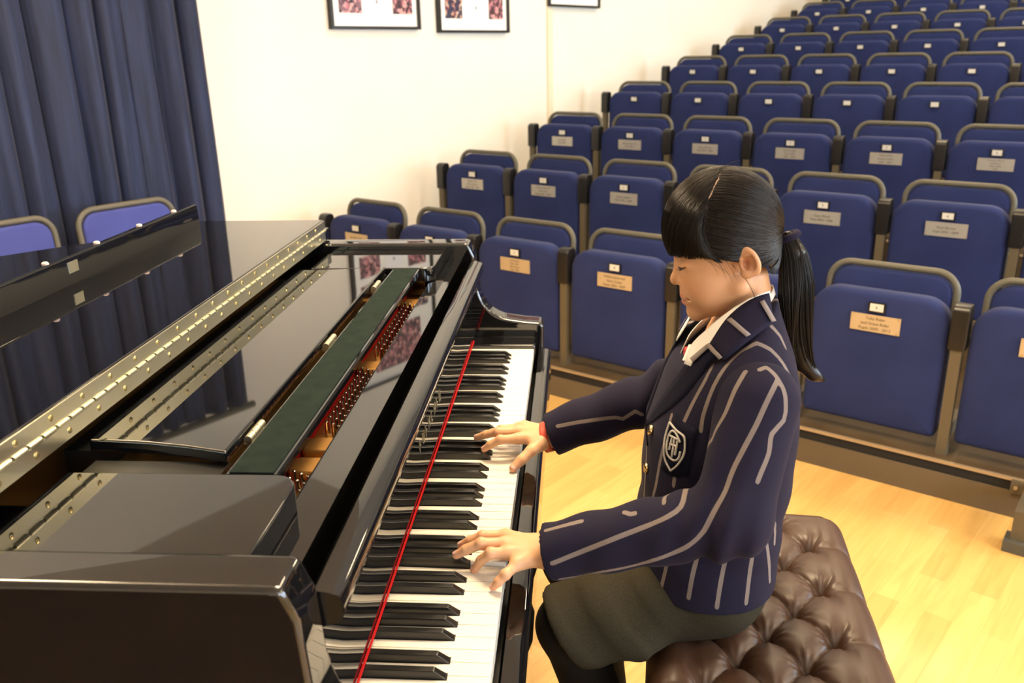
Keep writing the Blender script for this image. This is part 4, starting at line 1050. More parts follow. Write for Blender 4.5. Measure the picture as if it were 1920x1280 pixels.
[[0.4092,0.4088,1.005],[0.4112,0.3996,1.0063],[0.4133,0.3913,1.0073],[0.4155,0.3837,1.008],[0.4177,0.377,1.0085]],
[[0.4054,0.4044,0.9958],[0.407,0.3974,0.997],[0.4086,0.3909,0.998],[0.4103,0.3852,0.9988],[0.412,0.3795,0.9996]],
[[0.4016,0.4006,0.9863],[0.4031,0.3948,0.9875],[0.4046,0.3896,0.9884],[0.4061,0.3845,0.9894],[0.4077,0.3799,0.9901]]],"cs1":[[[0.4529,0.3745,1.0567],[0.4583,0.3742,1.0605]],
[[0.4567,0.3676,1.0539],[0.4622,0.3682,1.0575]],
[[0.4606,0.3613,1.051],[0.4662,0.3625,1.0543]],
[[0.4645,0.3556,1.0479],[0.4702,0.3573,1.0511]],
[[0.4684,0.3501,1.0449],[0.4742,0.3524,1.0478]],
[[0.4723,0.3447,1.0418],[0.4782,0.3476,1.0445]]],"cs2":[[[0.4936,0.3847,1.0791],[0.4997,0.3879,1.0811]],
[[0.4959,0.3807,1.0745],[0.5022,0.3843,1.0763]],
[[0.4983,0.3769,1.07],[0.5047,0.3811,1.0714]],
[[0.5008,0.3736,1.0653],[0.5072,0.3782,1.0665]],
[[0.5032,0.3701,1.0608],[0.5098,0.3751,1.0616]],
[[0.5055,0.3665,1.0562],[0.5124,0.3724,1.0566]]],"cs3":[[[0.4279,0.3701,1.0224],[0.4322,0.3673,1.0272]],
[[0.4308,0.3608,1.0205],[0.4352,0.3584,1.025]],
[[0.4338,0.3518,1.0186],[0.4381,0.3495,1.0228]],
[[0.4367,0.3429,1.0167],[0.4412,0.3414,1.0205]],
[[0.4398,0.335,1.0145],[0.4442,0.3334,1.0181]]],"cs4":[[[0.4293,0.3709,1.0252],[0.4305,0.364,1.0223]],
[[0.4244,0.3743,1.0188],[0.4258,0.3663,1.0161]],
[[0.4194,0.3778,1.0124],[0.4211,0.3686,1.0099]],
[[0.4146,0.3821,1.0055],[0.4165,0.3717,1.0033]],
[[0.4097,0.3871,0.9985],[0.4119,0.3751,0.9966]]],"pocket":[[[0.3867,0.3652,0.9283],[0.3842,0.3623,0.9171],[0.3817,0.3595,0.9058],[0.3793,0.3569,0.8944],[0.3768,0.3541,0.8831],[0.3747,0.3552,0.8698],[0.3728,0.3578,0.8557],[0.3709,0.3604,0.8414]],
[[0.3892,0.358,0.926],[0.3869,0.3553,0.9151],[0.3846,0.3524,0.9042],[0.3824,0.3501,0.893],[0.3801,0.3479,0.8817],[0.3783,0.3493,0.8686],[0.3766,0.3511,0.8552],[0.3749,0.3535,0.8413]],
[[0.3918,0.3511,0.9238],[0.3897,0.3487,0.913],[0.3877,0.3464,0.9022],[0.3856,0.3443,0.8912],[0.3836,0.3423,0.8801],[0.3819,0.3436,0.8673],[0.3803,0.345,0.8544],[0.3788,0.3472,0.8409]],
[[0.3954,0.3446,0.9226],[0.3935,0.3424,0.9119],[0.3915,0.3405,0.9011],[0.3895,0.3383,0.8905],[0.3877,0.3369,0.8793],[0.3861,0.3383,0.8668],[0.3846,0.3395,0.8542],[0.3831,0.3411,0.8413]],
[[0.3996,0.338,0.9225],[0.3978,0.3362,0.912],[0.3959,0.3346,0.9014],[0.3941,0.3331,0.8907],[0.3923,0.3316,0.88],[0.3908,0.3328,0.8679],[0.3893,0.3339,0.8558],[0.3878,0.3356,0.8432]],
[[0.4042,0.3323,0.9225],[0.4024,0.331,0.9123],[0.4006,0.3297,0.902],[0.3989,0.3285,0.8916],[0.3971,0.3274,0.8812],[0.3956,0.3282,0.8697],[0.3941,0.3292,0.858],[0.3926,0.3303,0.8462]],
[[0.4088,0.3273,0.9224],[0.4071,0.3264,0.9125],[0.4054,0.3254,0.9025],[0.4037,0.3244,0.8925],[0.4019,0.3236,0.8824],[0.4004,0.3238,0.8717],[0.3989,0.3251,0.8604],[0.3975,0.326,0.8492]],
[[0.4134,0.3226,0.9221],[0.4118,0.3222,0.9124],[0.4101,0.3215,0.9028],[0.4085,0.3208,0.8931],[0.4068,0.3201,0.8834],[0.4052,0.3202,0.8732],[0.4038,0.3211,0.8626],[0.4023,0.3219,0.852]]],"shield_fill":[[[0.3831,0.3619,0.9134],[0.3832,0.3617,0.9134],[0.3833,0.3616,0.9134],[0.3834,0.3614,0.9134],[0.3835,0.3612,0.9134],[0.3835,0.361,0.9134]],
[[0.3814,0.3612,0.9072],[0.3827,0.3592,0.9083],[0.3839,0.3574,0.9092],[0.3852,0.3555,0.9102],[0.3864,0.3534,0.9113],[0.3877,0.3517,0.9123]],
[[0.3796,0.3605,0.9011],[0.3821,0.3569,0.9031],[0.3846,0.3531,0.9052],[0.3871,0.3499,0.9071],[0.3896,0.3468,0.9089],[0.3921,0.3438,0.9106]],
[[0.3781,0.3595,0.8949],[0.3817,0.3541,0.898],[0.3853,0.3494,0.9008],[0.389,0.345,0.9034],[0.3927,0.3409,0.9059],[0.3963,0.3367,0.9084]],
[[0.3769,0.3579,0.889],[0.3814,0.3514,0.8926],[0.386,0.3459,0.8959],[0.3906,0.3408,0.8989],[0.3951,0.3357,0.9019],[0.3997,0.3315,0.9045]],
[[0.3761,0.3553,0.8834],[0.3809,0.3491,0.8868],[0.3858,0.3435,0.8899],[0.3906,0.3379,0.893],[0.3954,0.3332,0.8956],[0.4003,0.329,0.8981]],
[[0.3759,0.3536,0.8773],[0.3806,0.3467,0.8809],[0.3855,0.3413,0.8837],[0.3903,0.3359,0.8865],[0.3951,0.3314,0.8889],[0.4,0.3273,0.8911]],
[[0.3762,0.3529,0.8708],[0.3806,0.3459,0.8743],[0.3851,0.3397,0.8773],[0.3896,0.3344,0.88],[0.3943,0.3302,0.8821],[0.3989,0.3264,0.884]],
[[0.3771,0.3509,0.8649],[0.3807,0.3453,0.8678],[0.3845,0.3405,0.8702],[0.3882,0.3358,0.8726],[0.392,0.3319,0.8746],[0.3957,0.3279,0.8766]],
[[0.3789,0.3478,0.8599],[0.3815,0.3439,0.862],[0.3841,0.3406,0.8638],[0.3867,0.3371,0.8656],[0.3893,0.3343,0.8672],[0.392,0.3316,0.8686]],
[[0.3814,0.3437,0.8559],[0.3827,0.342,0.8569],[0.3841,0.3403,0.8578],[0.3854,0.3387,0.8587],[0.3868,0.3372,0.8596],[0.3881,0.3353,0.8607]],
[[0.384,0.3401,0.8517],[0.3841,0.34,0.8518],[0.3841,0.3399,0.8519],[0.3842,0.3399,0.852],[0.3843,0.3398,0.8521],[0.3843,0.3398,0.8523]]],"badge":[[[0.3789,0.3601,0.9148],[0.3781,0.3597,0.9118],[0.3773,0.3593,0.9088],[0.3764,0.3589,0.9057],[0.3755,0.3586,0.9027],[0.3747,0.3581,0.8997],[0.374,0.3576,0.8968],[0.3734,0.357,0.8941],[0.3728,0.3559,0.8905],[0.3724,0.3546,0.8871],[0.372,0.3528,0.884],[0.3717,0.3517,0.8799],[0.3717,0.3514,0.8762],[0.3719,0.3508,0.8724],[0.3722,0.3499,0.8689],[0.3728,0.3488,0.8658],[0.3737,0.3472,0.8627],[0.3747,0.3455,0.8604],[0.3759,0.3432,0.8584],[0.3774,0.3411,0.8562],[0.3788,0.339,0.8541],[0.3803,0.3371,0.8518]],
[[0.3789,0.3601,0.9148],[0.3809,0.3553,0.9137],[0.3828,0.3504,0.9126],[0.3849,0.3462,0.9113],[0.3869,0.3424,0.9102],[0.3892,0.3389,0.9095],[0.3915,0.3351,0.9092],[0.3937,0.3322,0.9086],[0.3953,0.3299,0.9072],[0.3962,0.3281,0.9048],[0.3966,0.3268,0.9018],[0.3967,0.3257,0.8985],[0.3966,0.3249,0.8953],[0.3966,0.3241,0.8923],[0.3964,0.3235,0.8894],[0.396,0.3231,0.8863],[0.3951,0.323,0.8829],[0.3939,0.3233,0.8789],[0.3925,0.3247,0.875],[0.391,0.326,0.8711],[0.3893,0.3274,0.8674],[0.3877,0.3289,0.864],[0.3852,0.3313,0.8596],[0.3828,0.3343,0.8557],[0.3803,0.3371,0.8518]],
[[0.3908,0.3318,0.8979],[0.3895,0.3343,0.9007],[0.3883,0.3374,0.9033],[0.3869,0.3402,0.9055],[0.3847,0.3445,0.9075],[0.3824,0.3482,0.9076],[0.3801,0.3508,0.905],[0.3779,0.3519,0.9003],[0.3771,0.3517,0.8976],[0.3764,0.3512,0.8943],[0.3757,0.3504,0.8908],[0.3751,0.3494,0.8875],[0.3748,0.3484,0.8846],[0.3747,0.3468,0.881],[0.3749,0.346,0.8772],[0.3755,0.3449,0.8745],[0.3765,0.3433,0.8723],[0.3785,0.3404,0.8704],[0.3812,0.3369,0.8693],[0.3836,0.3336,0.8694],[0.3866,0.3304,0.8713],[0.3889,0.3281,0.8749],[0.3898,0.327,0.8781],[0.3905,0.3272,0.8823],[0.3911,0.3276,0.8856]],
[[0.3817,0.3452,0.8994],[0.381,0.3447,0.8965],[0.3804,0.3442,0.8935],[0.3798,0.3437,0.8905],[0.3791,0.3432,0.8876],[0.3785,0.3428,0.8846],[0.3778,0.3423,0.8813]],
[[0.3877,0.3356,0.8981],[0.3872,0.335,0.895],[0.3868,0.3344,0.8919],[0.3863,0.3338,0.8889],[0.3858,0.3333,0.8858],[0.3854,0.3327,0.8827],[0.3848,0.3327,0.8784]],
[[0.3786,0.3447,0.8891],[0.3815,0.3408,0.8897],[0.3844,0.3367,0.8903],[0.3874,0.3332,0.8906]],
[[0.3787,0.3501,0.8995],[0.3813,0.3459,0.8998],[0.3839,0.342,0.8999],[0.3866,0.3383,0.9],[0.3892,0.3344,0.9001]],
[[0.3844,0.3411,0.8994],[0.384,0.3403,0.8964],[0.3835,0.3396,0.8934],[0.3831,0.3389,0.8904],[0.3827,0.3382,0.8873],[0.3823,0.3372,0.8845],[0.3818,0.3364,0.8811],[0.3814,0.3366,0.877],[0.3811,0.3368,0.8735]]],"buttons":[[[0.3587,0.4075,0.8809],[-0.933,-0.143,0.33]],
[[0.3544,0.4083,0.8191],[-0.985,-0.15,0.088]],
[[0.3555,0.4017,0.7658],[-0.984,-0.18,0.002]]]}
BAKE_PONY = [[0.541, 0.45, 1.1582], [0.5517, 0.447, 1.1333], [0.5558, 0.443, 1.0999], [0.5572, 0.44, 1.0659], [0.5601, 0.44, 1.0305], [0.5651, 0.44, 0.9985], [0.5746, 0.44, 0.9741], [0.5913, 0.44, 0.9561], [0.608, 0.44, 0.9463]]
SKIN = mat('skin', (.62, .36, .22), .45, ior=1.4)
def skin_nodes():
    m = SKIN; nt = m.node_tree; L = nt.links.new
    a = N_(m, 'ShaderNodeAttribute'); a.attribute_name = 'tint'
    n = N_(m, 'ShaderNodeTexNoise'); n.inputs['Scale'].default_value = 60
    mx = N_(m, 'ShaderNodeMix', data_type='RGBA', blend_type='MULTIPLY'); mx.inputs['Factor'].default_value = .12
    L(a.outputs['Color'], mx.inputs['A']); L(n.outputs['Color'], mx.inputs['B'])
    L(a.outputs['Color'], bsdf(m).inputs['Base Color'])
    b = bsdf(m); b.inputs['Subsurface Weight'].default_value = .18; b.inputs['Subsurface Radius'].default_value = (1.0, .35, .15); b.inputs['Subsurface Scale'].default_value = .006
skin_nodes()
HAIR = mat('black_hair', (.0075, .0045, .003), .34, ior=1.5, spec=.28)
NAVY = (.0128, .0112, .0265)
BLAZ = mat('navy_blazer_cloth', NAVY, .85, spec=.12, sheen=.03)
def blazer_nodes():
    m = BLAZ; nt = m.node_tree; L = nt.links.new
    a = N_(m, 'ShaderNodeAttribute'); a.attribute_name = 'stripe'
    r = N_(m, 'ShaderNodeValToRGB'); e = r.color_ramp.elements
    e[0].position = .30; e[0].color = (.185, .152, .14, 1); e[1].position = .345; e[1].color = (*NAVY, 1)
    L(a.outputs['Fac'], r.inputs['Fac']); L(r.outputs['Color'], bsdf(m).inputs['Base Color'])
    tc = N_(m, 'ShaderNodeTexCoord'); w = N_(m, 'ShaderNodeTexNoise'); w.inputs['Scale'].default_value = 1500; L(tc.outputs['Object'], w.inputs['Vector'])
    b = N_(m, 'ShaderNodeBump'); b.inputs['Strength'].default_value = .25; b.inputs['Distance'].default_value = .0005
    L(w.outputs['Fac'], b.inputs['Height']); L(b.outputs['Normal'], bsdf(m).inputs['Normal'])
blazer_nodes()
NAVYP = mat('navy_cloth_plain', NAVY, .85, spec=.12)
NAVYD = mat('dark_navy_facing', (.0075, .0075, .017), .95, spec=.1)
PALE = mat('pale_braid', (.22, .18, .165), .85)
EMB = mat('silver_embroidery', (.45, .42, .38), .7)
SHIRT = mat('white_shirt', (.80, .77, .72), .8)
TIE = mat('red_tie', (.40, .02, .03), .7)
SKIRTM = vary(mat('grey_skirt', (.06, .055, .042), .95, spec=.1), 500, (.026, .022, .0135), (.040, .034, .022))
TIGHT = mat('black_tights', (.005, .005, .005), .8, spec=.15)
SHOE = mat('black_shoe', (.008, .008, .008), .25)
BAND = mat('red_wristband', (.62, .075, .04), .5)
GOLD = mat('gold_button', (.83, .62, .28), .2, 1.0)
NAILM = mat('nail', (.72, .45, .36), .25)

def np_mesh(name, V, Fc, m, parent=None, attrs=None, cols=None):
    me = bpy.data.meshes.new(name)
    me.from_pydata(np.asarray(V).tolist(), [], np.asarray(Fc).tolist())
    me.polygons.foreach_set('use_smooth', [True]*len(me.polygons))
    for k, a in (attrs or {}).items():
        at_ = me.attributes.new(k, 'FLOAT', 'POINT'); at_.data.foreach_set('value', np.asarray(a, np.float32))
    for k, a in (cols or {}).items():
        at_ = me.attributes.new(k, 'FLOAT_COLOR', 'POINT'); at_.data.foreach_set('color', np.asarray(a, np.float32).ravel())
    me.materials.append(m)
    me.update()
    o = bpy.data.objects.new(name, me); link(o, parent); return o
def relax(V, Fc, it=1, lam=.5):
    n = len(V)
    e = np.concatenate([Fc[:, [0, 1]], Fc[:, [1, 2]], Fc[:, [2, 3]], Fc[:, [3, 0]]])
    for _ in range(it):
        acc = np.zeros_like(V); c = np.zeros(n)
        np.add.at(acc, e[:, 0], V[e[:, 1]]); np.add.at(c, e[:, 0], 1)
        np.add.at(acc, e[:, 1], V[e[:, 0]]); np.add.at(c, e[:, 1], 1)
        V = V+(acc/np.maximum(c, 1)[:, None]-V)*lam
    return V
# ---- body (head, neck, trunk, forearms and hands in one mesh)
hv, hf = surface_nets(head_sdf, (-95, -85, -150), (110, 85, 105), 1.6)
hv = relax(hv, hf, 1)
base = np.array([.57, .305, .160]); lipc = np.array([.50, .17, .13]); warm = np.array([.57, .245, .125])
col = np.tile(base, (len(hv), 1))
f, l, u = hv[:, 0], np.abs(hv[:, 1]), hv[:, 2]
def blend(c, tgt, w): return c+(tgt-c)*w[:, None]
col = blend(col, warm, .55*np.exp(-(((f-58)/22)**2+((l-34)/18)**2+((u+46)/18)**2)))
col = blend(col, lipc, np.clip(1.4*np.exp(-(((f-85)/10)**4+(l/16)**4+((u+62.3)/4.4)**4)), 0, .8))
col = blend(col, lipc, np.clip(1.4*np.exp(-(((f-85)/10)**4+(l/14)**4+((u+72.6)/4.8)**4)), 0, .8))
col = blend(col, np.array([.08, .025, .02]), np.clip(1.5*np.exp(-(((f-81)/9)**4+(l/18)**4+((u+67.6)/1.6)**4)), 0, .9))
col = blend(col, np.array([.36, .12, .06]), .9*np.exp(-(((f+12)/7)**2+((u+20)/10)**2))*np.clip((l-54)/5, 0, 1))
hw = HC+hv@HM
parts_v, parts_f, parts_c = [hw], [hf], [col]
def add_part(V, Fc, c):
    n = sum(len(x) for x in parts_v); parts_v.append(V); parts_f.append(Fc+n); parts_c.append(c)
for J in (LHJ, RHJ):
    pts = np.array([q for k in ('index', 'middle', 'ring', 'little', 'thumb') for q in J[k]]+[J['wrist'], J['fore']])
    V, Fc = surface_nets(lambda p: hand_sdf(p, J), pts.min(0)-.03, pts.max(0)+.03, .0014)
    c = np.tile(np.array([.63, .365, .205]), (len(V), 1))
    for k in ('index', 'middle', 'ring', 'little', 'thumb'):
        t = np.array(J[k][3]); w = .55*np.exp(-(np.linalg.norm(V-t, axis=1)/.012)**2); c = blend(c, np.array([.66, .27, .19]), w)
        if k != 'thumb':
            for q in (0, 1):
                t = np.array(J[k][q])+np.array([0, 0, .007]); w = .30*np.exp(-(np.linalg.norm(V-t, axis=1)/.009)**2); c = blend(c, np.array([.64, .29, .19]), w)
    add_part(V, Fc, c)
core = lambda p: smin(smin(torso_sdf(p, -.03), chain(p, [SHL, ELL_, (.30, .262, .783)], [.035, .030, .024], .02), .03), chain(p, [SHR, ELR, (.30, .648, .785)], [.035, .030, .024], .02), .03)
V, Fc = surface_nets(core, (.25, .18, .60), (.62, .72, 1.06), .008)
add_part(V, Fc, np.tile(base, (len(V), 1)))
PV, PF, PC = np.concatenate(parts_v), np.concatenate(parts_f), np.concatenate(parts_c)
girl = np_mesh('person', PV, PF, SKIN, None, cols={'tint': np.concatenate([PC, np.ones((len(PC), 1))], 1)})
tag(girl, 'dark haired girl in a striped navy blazer seated on the leather bench, playing the piano', 'person')
# nails
for J in (LHJ, RHJ):
    for fn, a, b, r in nail_list(J):
        ax = (b-a)/np.linalg.norm(b-a); side = np.cross(ax, [0, 0, 1]); side /= np.linalg.norm(side); up = np.cross(side, ax)
        if fn == 'thumb':
            up = up*.8+side*(-.6 if J is RHJ else .6)*(1 if side[1] > 0 else -1); up /= np.linalg.norm(up); side = np.cross(ax, up)
        V = []; Fc = []; NU, NV = 6, 6
        for i in range(NU+1):
            for j in range(NV+1):
                s = (j/NV*2-1)*(.85 if i not in (0, NU) else .6); t = i/NU
                ang = s*.95
                V.append(b+ax*(-.0055+.0085*t-.0009*s*s*t)+(up*math.cos(ang)+side*math.sin(ang))*(r+.0003-.0006*max(0, t-.6)))
        for i in range(NU):
            for j in range(NV): Fc.append((i*(NV+1)+j, i*(NV+1)+j+1, (i+1)*(NV+1)+j+1, (i+1)*(NV+1)+j))
        o = np_mesh('fingernail', V, Fc, NAILM, girl); sm = o.modifiers.new('t', 'SOLIDIFY'); sm.thickness = .0004
# eyelashes of the closed lids
for sg in (-1, 1):
    bm = bmesh.new(); pts = []
    for k in range(13):
        t = k/12; l_ = 17.5+27*t; u_ = -17.2+3.4*t-1.6*math.sin(PI*t)
        fs = np.linspace(95, 30, 400); hd = head_sdf(np.stack([fs, np.full(400, l_), np.full(400, u_)], 1)); f_ = fs[np.argmax(hd < 0)]
        pts.append(h2w((f_+.2, sg*l_, u_)))
    add_tube(bm, pts, [.0004+.0006*math.sin(PI*k/12) for k in range(13)], 6)
    for k in range(2, 13):
        q = Vector(pts[k]); dirv = Vector(HFW)*.7-Vector(HUP)*.55+Vector(HL)*sg*(.3*(k-6)/6)
        add_tube(bm, [q, q+dirv*.0035, q+dirv*.006+Vector(HUP)*.0008], [.00025, .0002, .0001], 4)
    finish(bm, 'eyelashes', HAIR, girl)
# ---- clothing
def stripe_attr(V, lines, extra=None):
    d = np.full(len(V), 1.0)
    for ln in lines:
        ln = np.array(ln)
        for a, b in zip(ln[:-1], ln[1:]):
            ab = b-a; t = np.clip(((V-a)@ab)/max(ab@ab, 1e-12), 0, 1)
            d = np.minimum(d, np.linalg.norm(V-(a+t[:, None]*ab), axis=1))
    if extra is not None: d = np.minimum(d, extra)
    return np.clip(d*100, 0, 1)
blz_lo, blz_hi = (.30, .24, .62), (.62, .66, 1.10)
V, Fc = surface_nets(blazer_sdf, blz_lo, blz_hi, .004)
V = relax(V, Fc, 1)
lines = [np.array(q) for q in BAKE['torso']]
lines += [q*np.array([1, -1, 1])+np.array([0, .9, 0]) for q in lines]
bx = np.interp(V[:, 2], ZK, CXK)
exb = np.where((V[:, 0] > bx+.035), np.min(np.abs((V[:, 1]-.45)[:, None]-np.array([-.028, .022, .072, .118])), axis=1), 1.0)
blazer = np_mesh('blazer', V, Fc, BLAZ, girl, {'stripe': stripe_attr(V, lines, exb)})
def sleeve(S, E, C, key, sg):
    pts = np.array([S, E, C])
    V, Fc = surface_nets(lambda p: sleeve_sdf(p, S, E, C, sg), pts.min(0)-.075, pts.max(0)+.075, .0032)
    V = relax(V, Fc, 1)
    # woven stripes on the far side of the sleeve continue around it
    E_, C_, S_ = np.array(E), np.array(C), np.array(S)
    ex = np.full(len(V), 1.0)
    for a, b, r in ((S_, E_, .053), (E_, C_, .043)):
        ab = b-a; t = ((V-a)@ab)/(ab@ab); ax = ab/np.linalg.norm(ab)
        side = np.cross(ax, [0, 1, 0]); side /= np.linalg.norm(side); oth = np.cross(ax, side)
        w = V-(a+np.clip(t, 0, 1)[:, None]*ab)
        ang = np.arctan2(w@side, w@oth*np.sign(oth[1]))
        for q in (-.9, 0, .9):
            dd = np.abs(ang-q)*r
            m = (t > -.1) & (t < 1.05) & (w[:, 1] > .012)
            ex = np.where(m, np.minimum(ex, dd), ex)
    return np_mesh('sleeve', V, Fc, BLAZ, blazer, {'stripe': stripe_attr(V, BAKE[key], ex if key == 'lsleeve' else None)})
sleeve(SHL, ELL_, CUL, 'lsleeve', 1); sleeve(SHR, ELR, CUR, 'rsleeve', -1)
def patch(name, grid, m, parent, off, thick=.0025, mirror=False, attr=None):
    g = np.array(grid); nu, nv = g.shape[:2]
    if mirror: g = g*np.array([1, -1, 1])+np.array([0, .9, 0])
    V = g.reshape(-1, 3)
    du = np.gradient(g, axis=0); dv = np.gradient(g, axis=1); nr = np.cross(du, dv); nr /= np.maximum(np.linalg.norm(nr, axis=-1, keepdims=True), 1e-9)
    ctr = np.array([.47, .45, .9]); sgn = np.sign(((g-ctr)*np.array([1, 1, .2])*nr).sum()); nr = nr*sgn
    V = (g+nr*off).reshape(-1, 3)
    Fc = [(i*nv+j, i*nv+j+1, (i+1)*nv+j+1, (i+1)*nv+j) for i in range(nu-1) for j in range(nv-1)]
    if (sgn < 0): Fc = [q[::-1] for q in Fc]
    o = np_mesh(name, V, Fc, m, parent)
    sm = o.modifiers.new('thickness', 'SOLIDIFY'); sm.thickness = thick; sm.offset = 1
    return o
for mir in (False, True):
    patch('collar', BAKE['collar'], NAVYP, blazer, .002, .004, mir)
    patch('lapel', BAKE['lapel'], NAVYD, blazer, .001, .003, mir)
    for q in ('cs1', 'cs2', 'cs3', 'cs4'): patch('pale_stripe', BAKE[q], PALE, blazer, .0058 if q != 'cs4' else .0042, .0006, mir)
for mir in (False, True): patch('shirt_band', BAKE['shirt'], SHIRT, blazer, .0015, .0015, mir)
patch('breast_pocket', BAKE['pocket'], NAVYD, blazer, .001, .002)
bd = None
def braid(name, pts, r, m, par):
    bm = bmesh.new(); add_tube(bm, [Vector(q) for q in pts], r, 6); return finish(bm, name, m, par, ang=80)
bd = patch('badge', BAKE['shield_fill'], NAVYD, blazer, .0034, .001)
for q in BAKE['badge']: braid('embroidery', q, .0016, EMB, bd)
for c, nrm in BAKE['buttons']:
    c, nrm = Vector(c), Vector(nrm)
    M4 = Matrix.Translation(c) @ nrm.to_track_quat('Z', 'Y').to_matrix().to_4x4()
    bm = bmesh.new(); add_lathe(bm, [(.0075, 0), (.008, .0015), (.0065, .0035), (.003, .0045)], 18, M4); finish(bm, 'button', GOLD, blazer, ang=80)
# ---- shirt collar, tie
def ring_strip(name, top, bot, m, parent, th=.0015, a0=0, a1=360, n=64):
    V = []; Fc = []
    for i in range(n+1):
        a = math.radians(a0+(a1-a0)*i/n)
        for t in (0, .33, .66, 1): V.append(np.array(top(a))*(1-t)+np.array(bot(a))*t)
    for i in range(n):
        for j in range(3): Fc.append((i*4+j, (i+1)*4+j, (i+1)*4+j+1, i*4+j+1))
    o = np_mesh(name, V, Fc, m, parent); sm = o.modifiers.new('t', 'SOLIDIFY'); sm.thickness = th; sm.offset = 0; return o
def ctop(a):   # angle 0 = front (towards -x)
    k = .5-.5*math.cos(a); x = .468-.058*math.cos(a); y = .45+.047*math.sin(a)
    return (x, y, 1.000+.086*k**.9)
def cbot(a):
    k = .5-.5*math.cos(a); x = .468-.070*math.cos(a); y = .45+.062*math.sin(a)
    return (x, y, .968+.082*k**.9)
ring_strip('shirt_collar', ctop, cbot, SHIRT, girl, a0=14, a1=346)
bm = bmesh.new(); add_prism(bm, [(.437, .952), (.463, .952), (.460, .993), (.440, .993)], -.006, .006, 'x'); M4 = Matrix.Translation((.4125, 0, 0))
bmesh.ops.transform(bm, matrix=M4, verts=bm.verts[:]); bevel_bm(bm, .004, 2); knot = finish(bm, 'tie', TIE, girl, wn=True)
# ---- skirt, tights, shoes
V, Fc = surface_nets(skirt_sdf, (.15, .25, .50), (.60, .68, .76), .0045); V = relax(V, Fc, 1)
np_mesh('skirt', V, Fc, SKIRTM, girl)
V, Fc = surface_nets(legs_sdf, (.12, .28, .0), (.60, .62, .72), .006); np_mesh('tights', V, Fc, TIGHT, girl)
for A in (ANL, ANR):
    A = np.array(A)
    fn = lambda p: smax(smax(smin(ell(p, A+np.array([-.07, 0, -.062]), (.085, .036, .034)), ell(p, A+np.array([.01, 0, -.055]), (.042, .033, .045)), .02), .004-p[:, 2], .002), -cone(p, A+np.array([0, 0, .1]), A+np.array([-.01, 0, -.03]), .034, .026), .003)
    V, Fc = surface_nets(fn, A-np.array([.18, .05, .12]), A+np.array([.07, .05, .03]), .004); np_mesh('shoe', V, Fc, SHOE, girl)
# wristband on the right wrist
w_, fo_ = np.array(RHJ['wrist']), np.array(RHJ['fore']); ax = (fo_-w_)/np.linalg.norm(fo_-w_)
side = np.cross(ax, [0, 0, 1]); side /= np.linalg.norm(side); up = np.cross(side, ax)
def band(t, rr):
    def g(a): return w_+ax*(t-.016)+(side*math.cos(a)*.0305+up*math.sin(a)*.0255)*rr
    return g
ring_strip('wristband', band(.0, 1.02), band(.013, 1.02), BAND, girl, .002)
# ------------------------------------------------------------------ hair
HB = np.array([[-95,-50],[-60,-50],[-46,-50],[-39,-44],[-35,-14],[-16,1],[-2,-2],[10,-12],[20,-8],[28,-4],[49,1],[80,3],[100,5]], float)
HCN, HRD = np.array([11., 0, 24.]), np.array([81.5, 73., 79.])
def cap_sdf(p, full=False):
    d = ell(p, HCN, HRD)
    d = smin(d, ell(p, (-26, 0, -26), (32, 54, 38)), 14)
    if full: return d
    b = np.interp(p[:, 0], HB[:, 0], HB[:, 1])
    return smax(d, b-p[:, 2]+1.2*np.sin(p[:, 1]*.9+p[:, 0]*.4), 3)
V, Fc = surface_nets(cap_sdf, (-95, -85, -80), (110, 85, 112), 2.2)
V = relax(V, Fc, 1)
hair = np_mesh('hair', HC+V@HM, Fc, HAIR, girl)
rng = np.random.default_rng(3)
def unit(q):
    e = (np.asarray(q, float)-HCN)/HRD; return e/np.linalg.norm(e)
def curve_at(pts, t):
    pts = np.array(pts, float); L = np.concatenate([[0], np.cumsum(np.linalg.norm(np.diff(pts, axis=0), axis=1))]); x = t*L[-1]
    return np.array([np.interp(x, L, pts[:, k]) for k in range(3)])
def strands_mesh(name, paths, r, m, parent, world=False):
    """paths: (n, k, 3) arrays in head mm (or world m); triangular tubes tapering at the tip"""
    P = np.array(paths, float)
    if not world: P = HC+P@HM
    n, k, _ = P.shape
    T = np.gradient(P, axis=1); T /= np.maximum(np.linalg.norm(T, axis=2, keepdims=True), 1e-9)
    A = np.cross(T, np.array([.31, .2, .93])); A /= np.maximum(np.linalg.norm(A, axis=2, keepdims=True), 1e-9); B = np.cross(T, A)
    rr = r*np.interp(np.linspace(0, 1, k), [0, .15, .7, 1], [.7, 1, .9, .25])[None, :, None]
    rings = np.stack([P+(A*math.cos(a)+B*math.sin(a))*rr for a in (0, 2.094, 4.189)], 2)      # n,k,3,3
    V = rings.reshape(-1, 3)
    base_ = (np.arange(n)*k*3)[:, None, None]+(np.arange(k-1)*3)[None, :, None]
    fs = []
    for q in range(3):
        q2 = (q+1) % 3
        fs.append(np.stack([base_+q, base_+q2, base_+3+q2, base_+3+q], -1).reshape(-1, 4))
    return np_mesh(name, V, np.concatenate(fs), m, parent)
K = 14
def slerp_path(a, b, lift, wob, sag=0.0):
    e0, e1 = unit(a), unit(b); w = np.arccos(np.clip(e0@e1, -1, 1)); out = []
    ph = rng.uniform(0, 6.28)
    for i in range(K):
        t = i/(K-1)
        e = (np.sin((1-t)*w)*e0+np.sin(t*w)*e1)/np.sin(w)
        q = HCN+HRD*e*(1+lift*math.sin(PI*min(1, .15+t)))
        q = q+np.array([0, math.sin(ph+t*3), math.cos(ph*1.7+t*2.6)])*wob*math.sin(PI*t)
        q[2] += sag*math.sin(PI*t)
        out.append(q)
    return out
part_ = [(-6, 2, 103), (4, 35, 88), (19, 54, 70), (31, 63, 50), (44, 66, 12)]
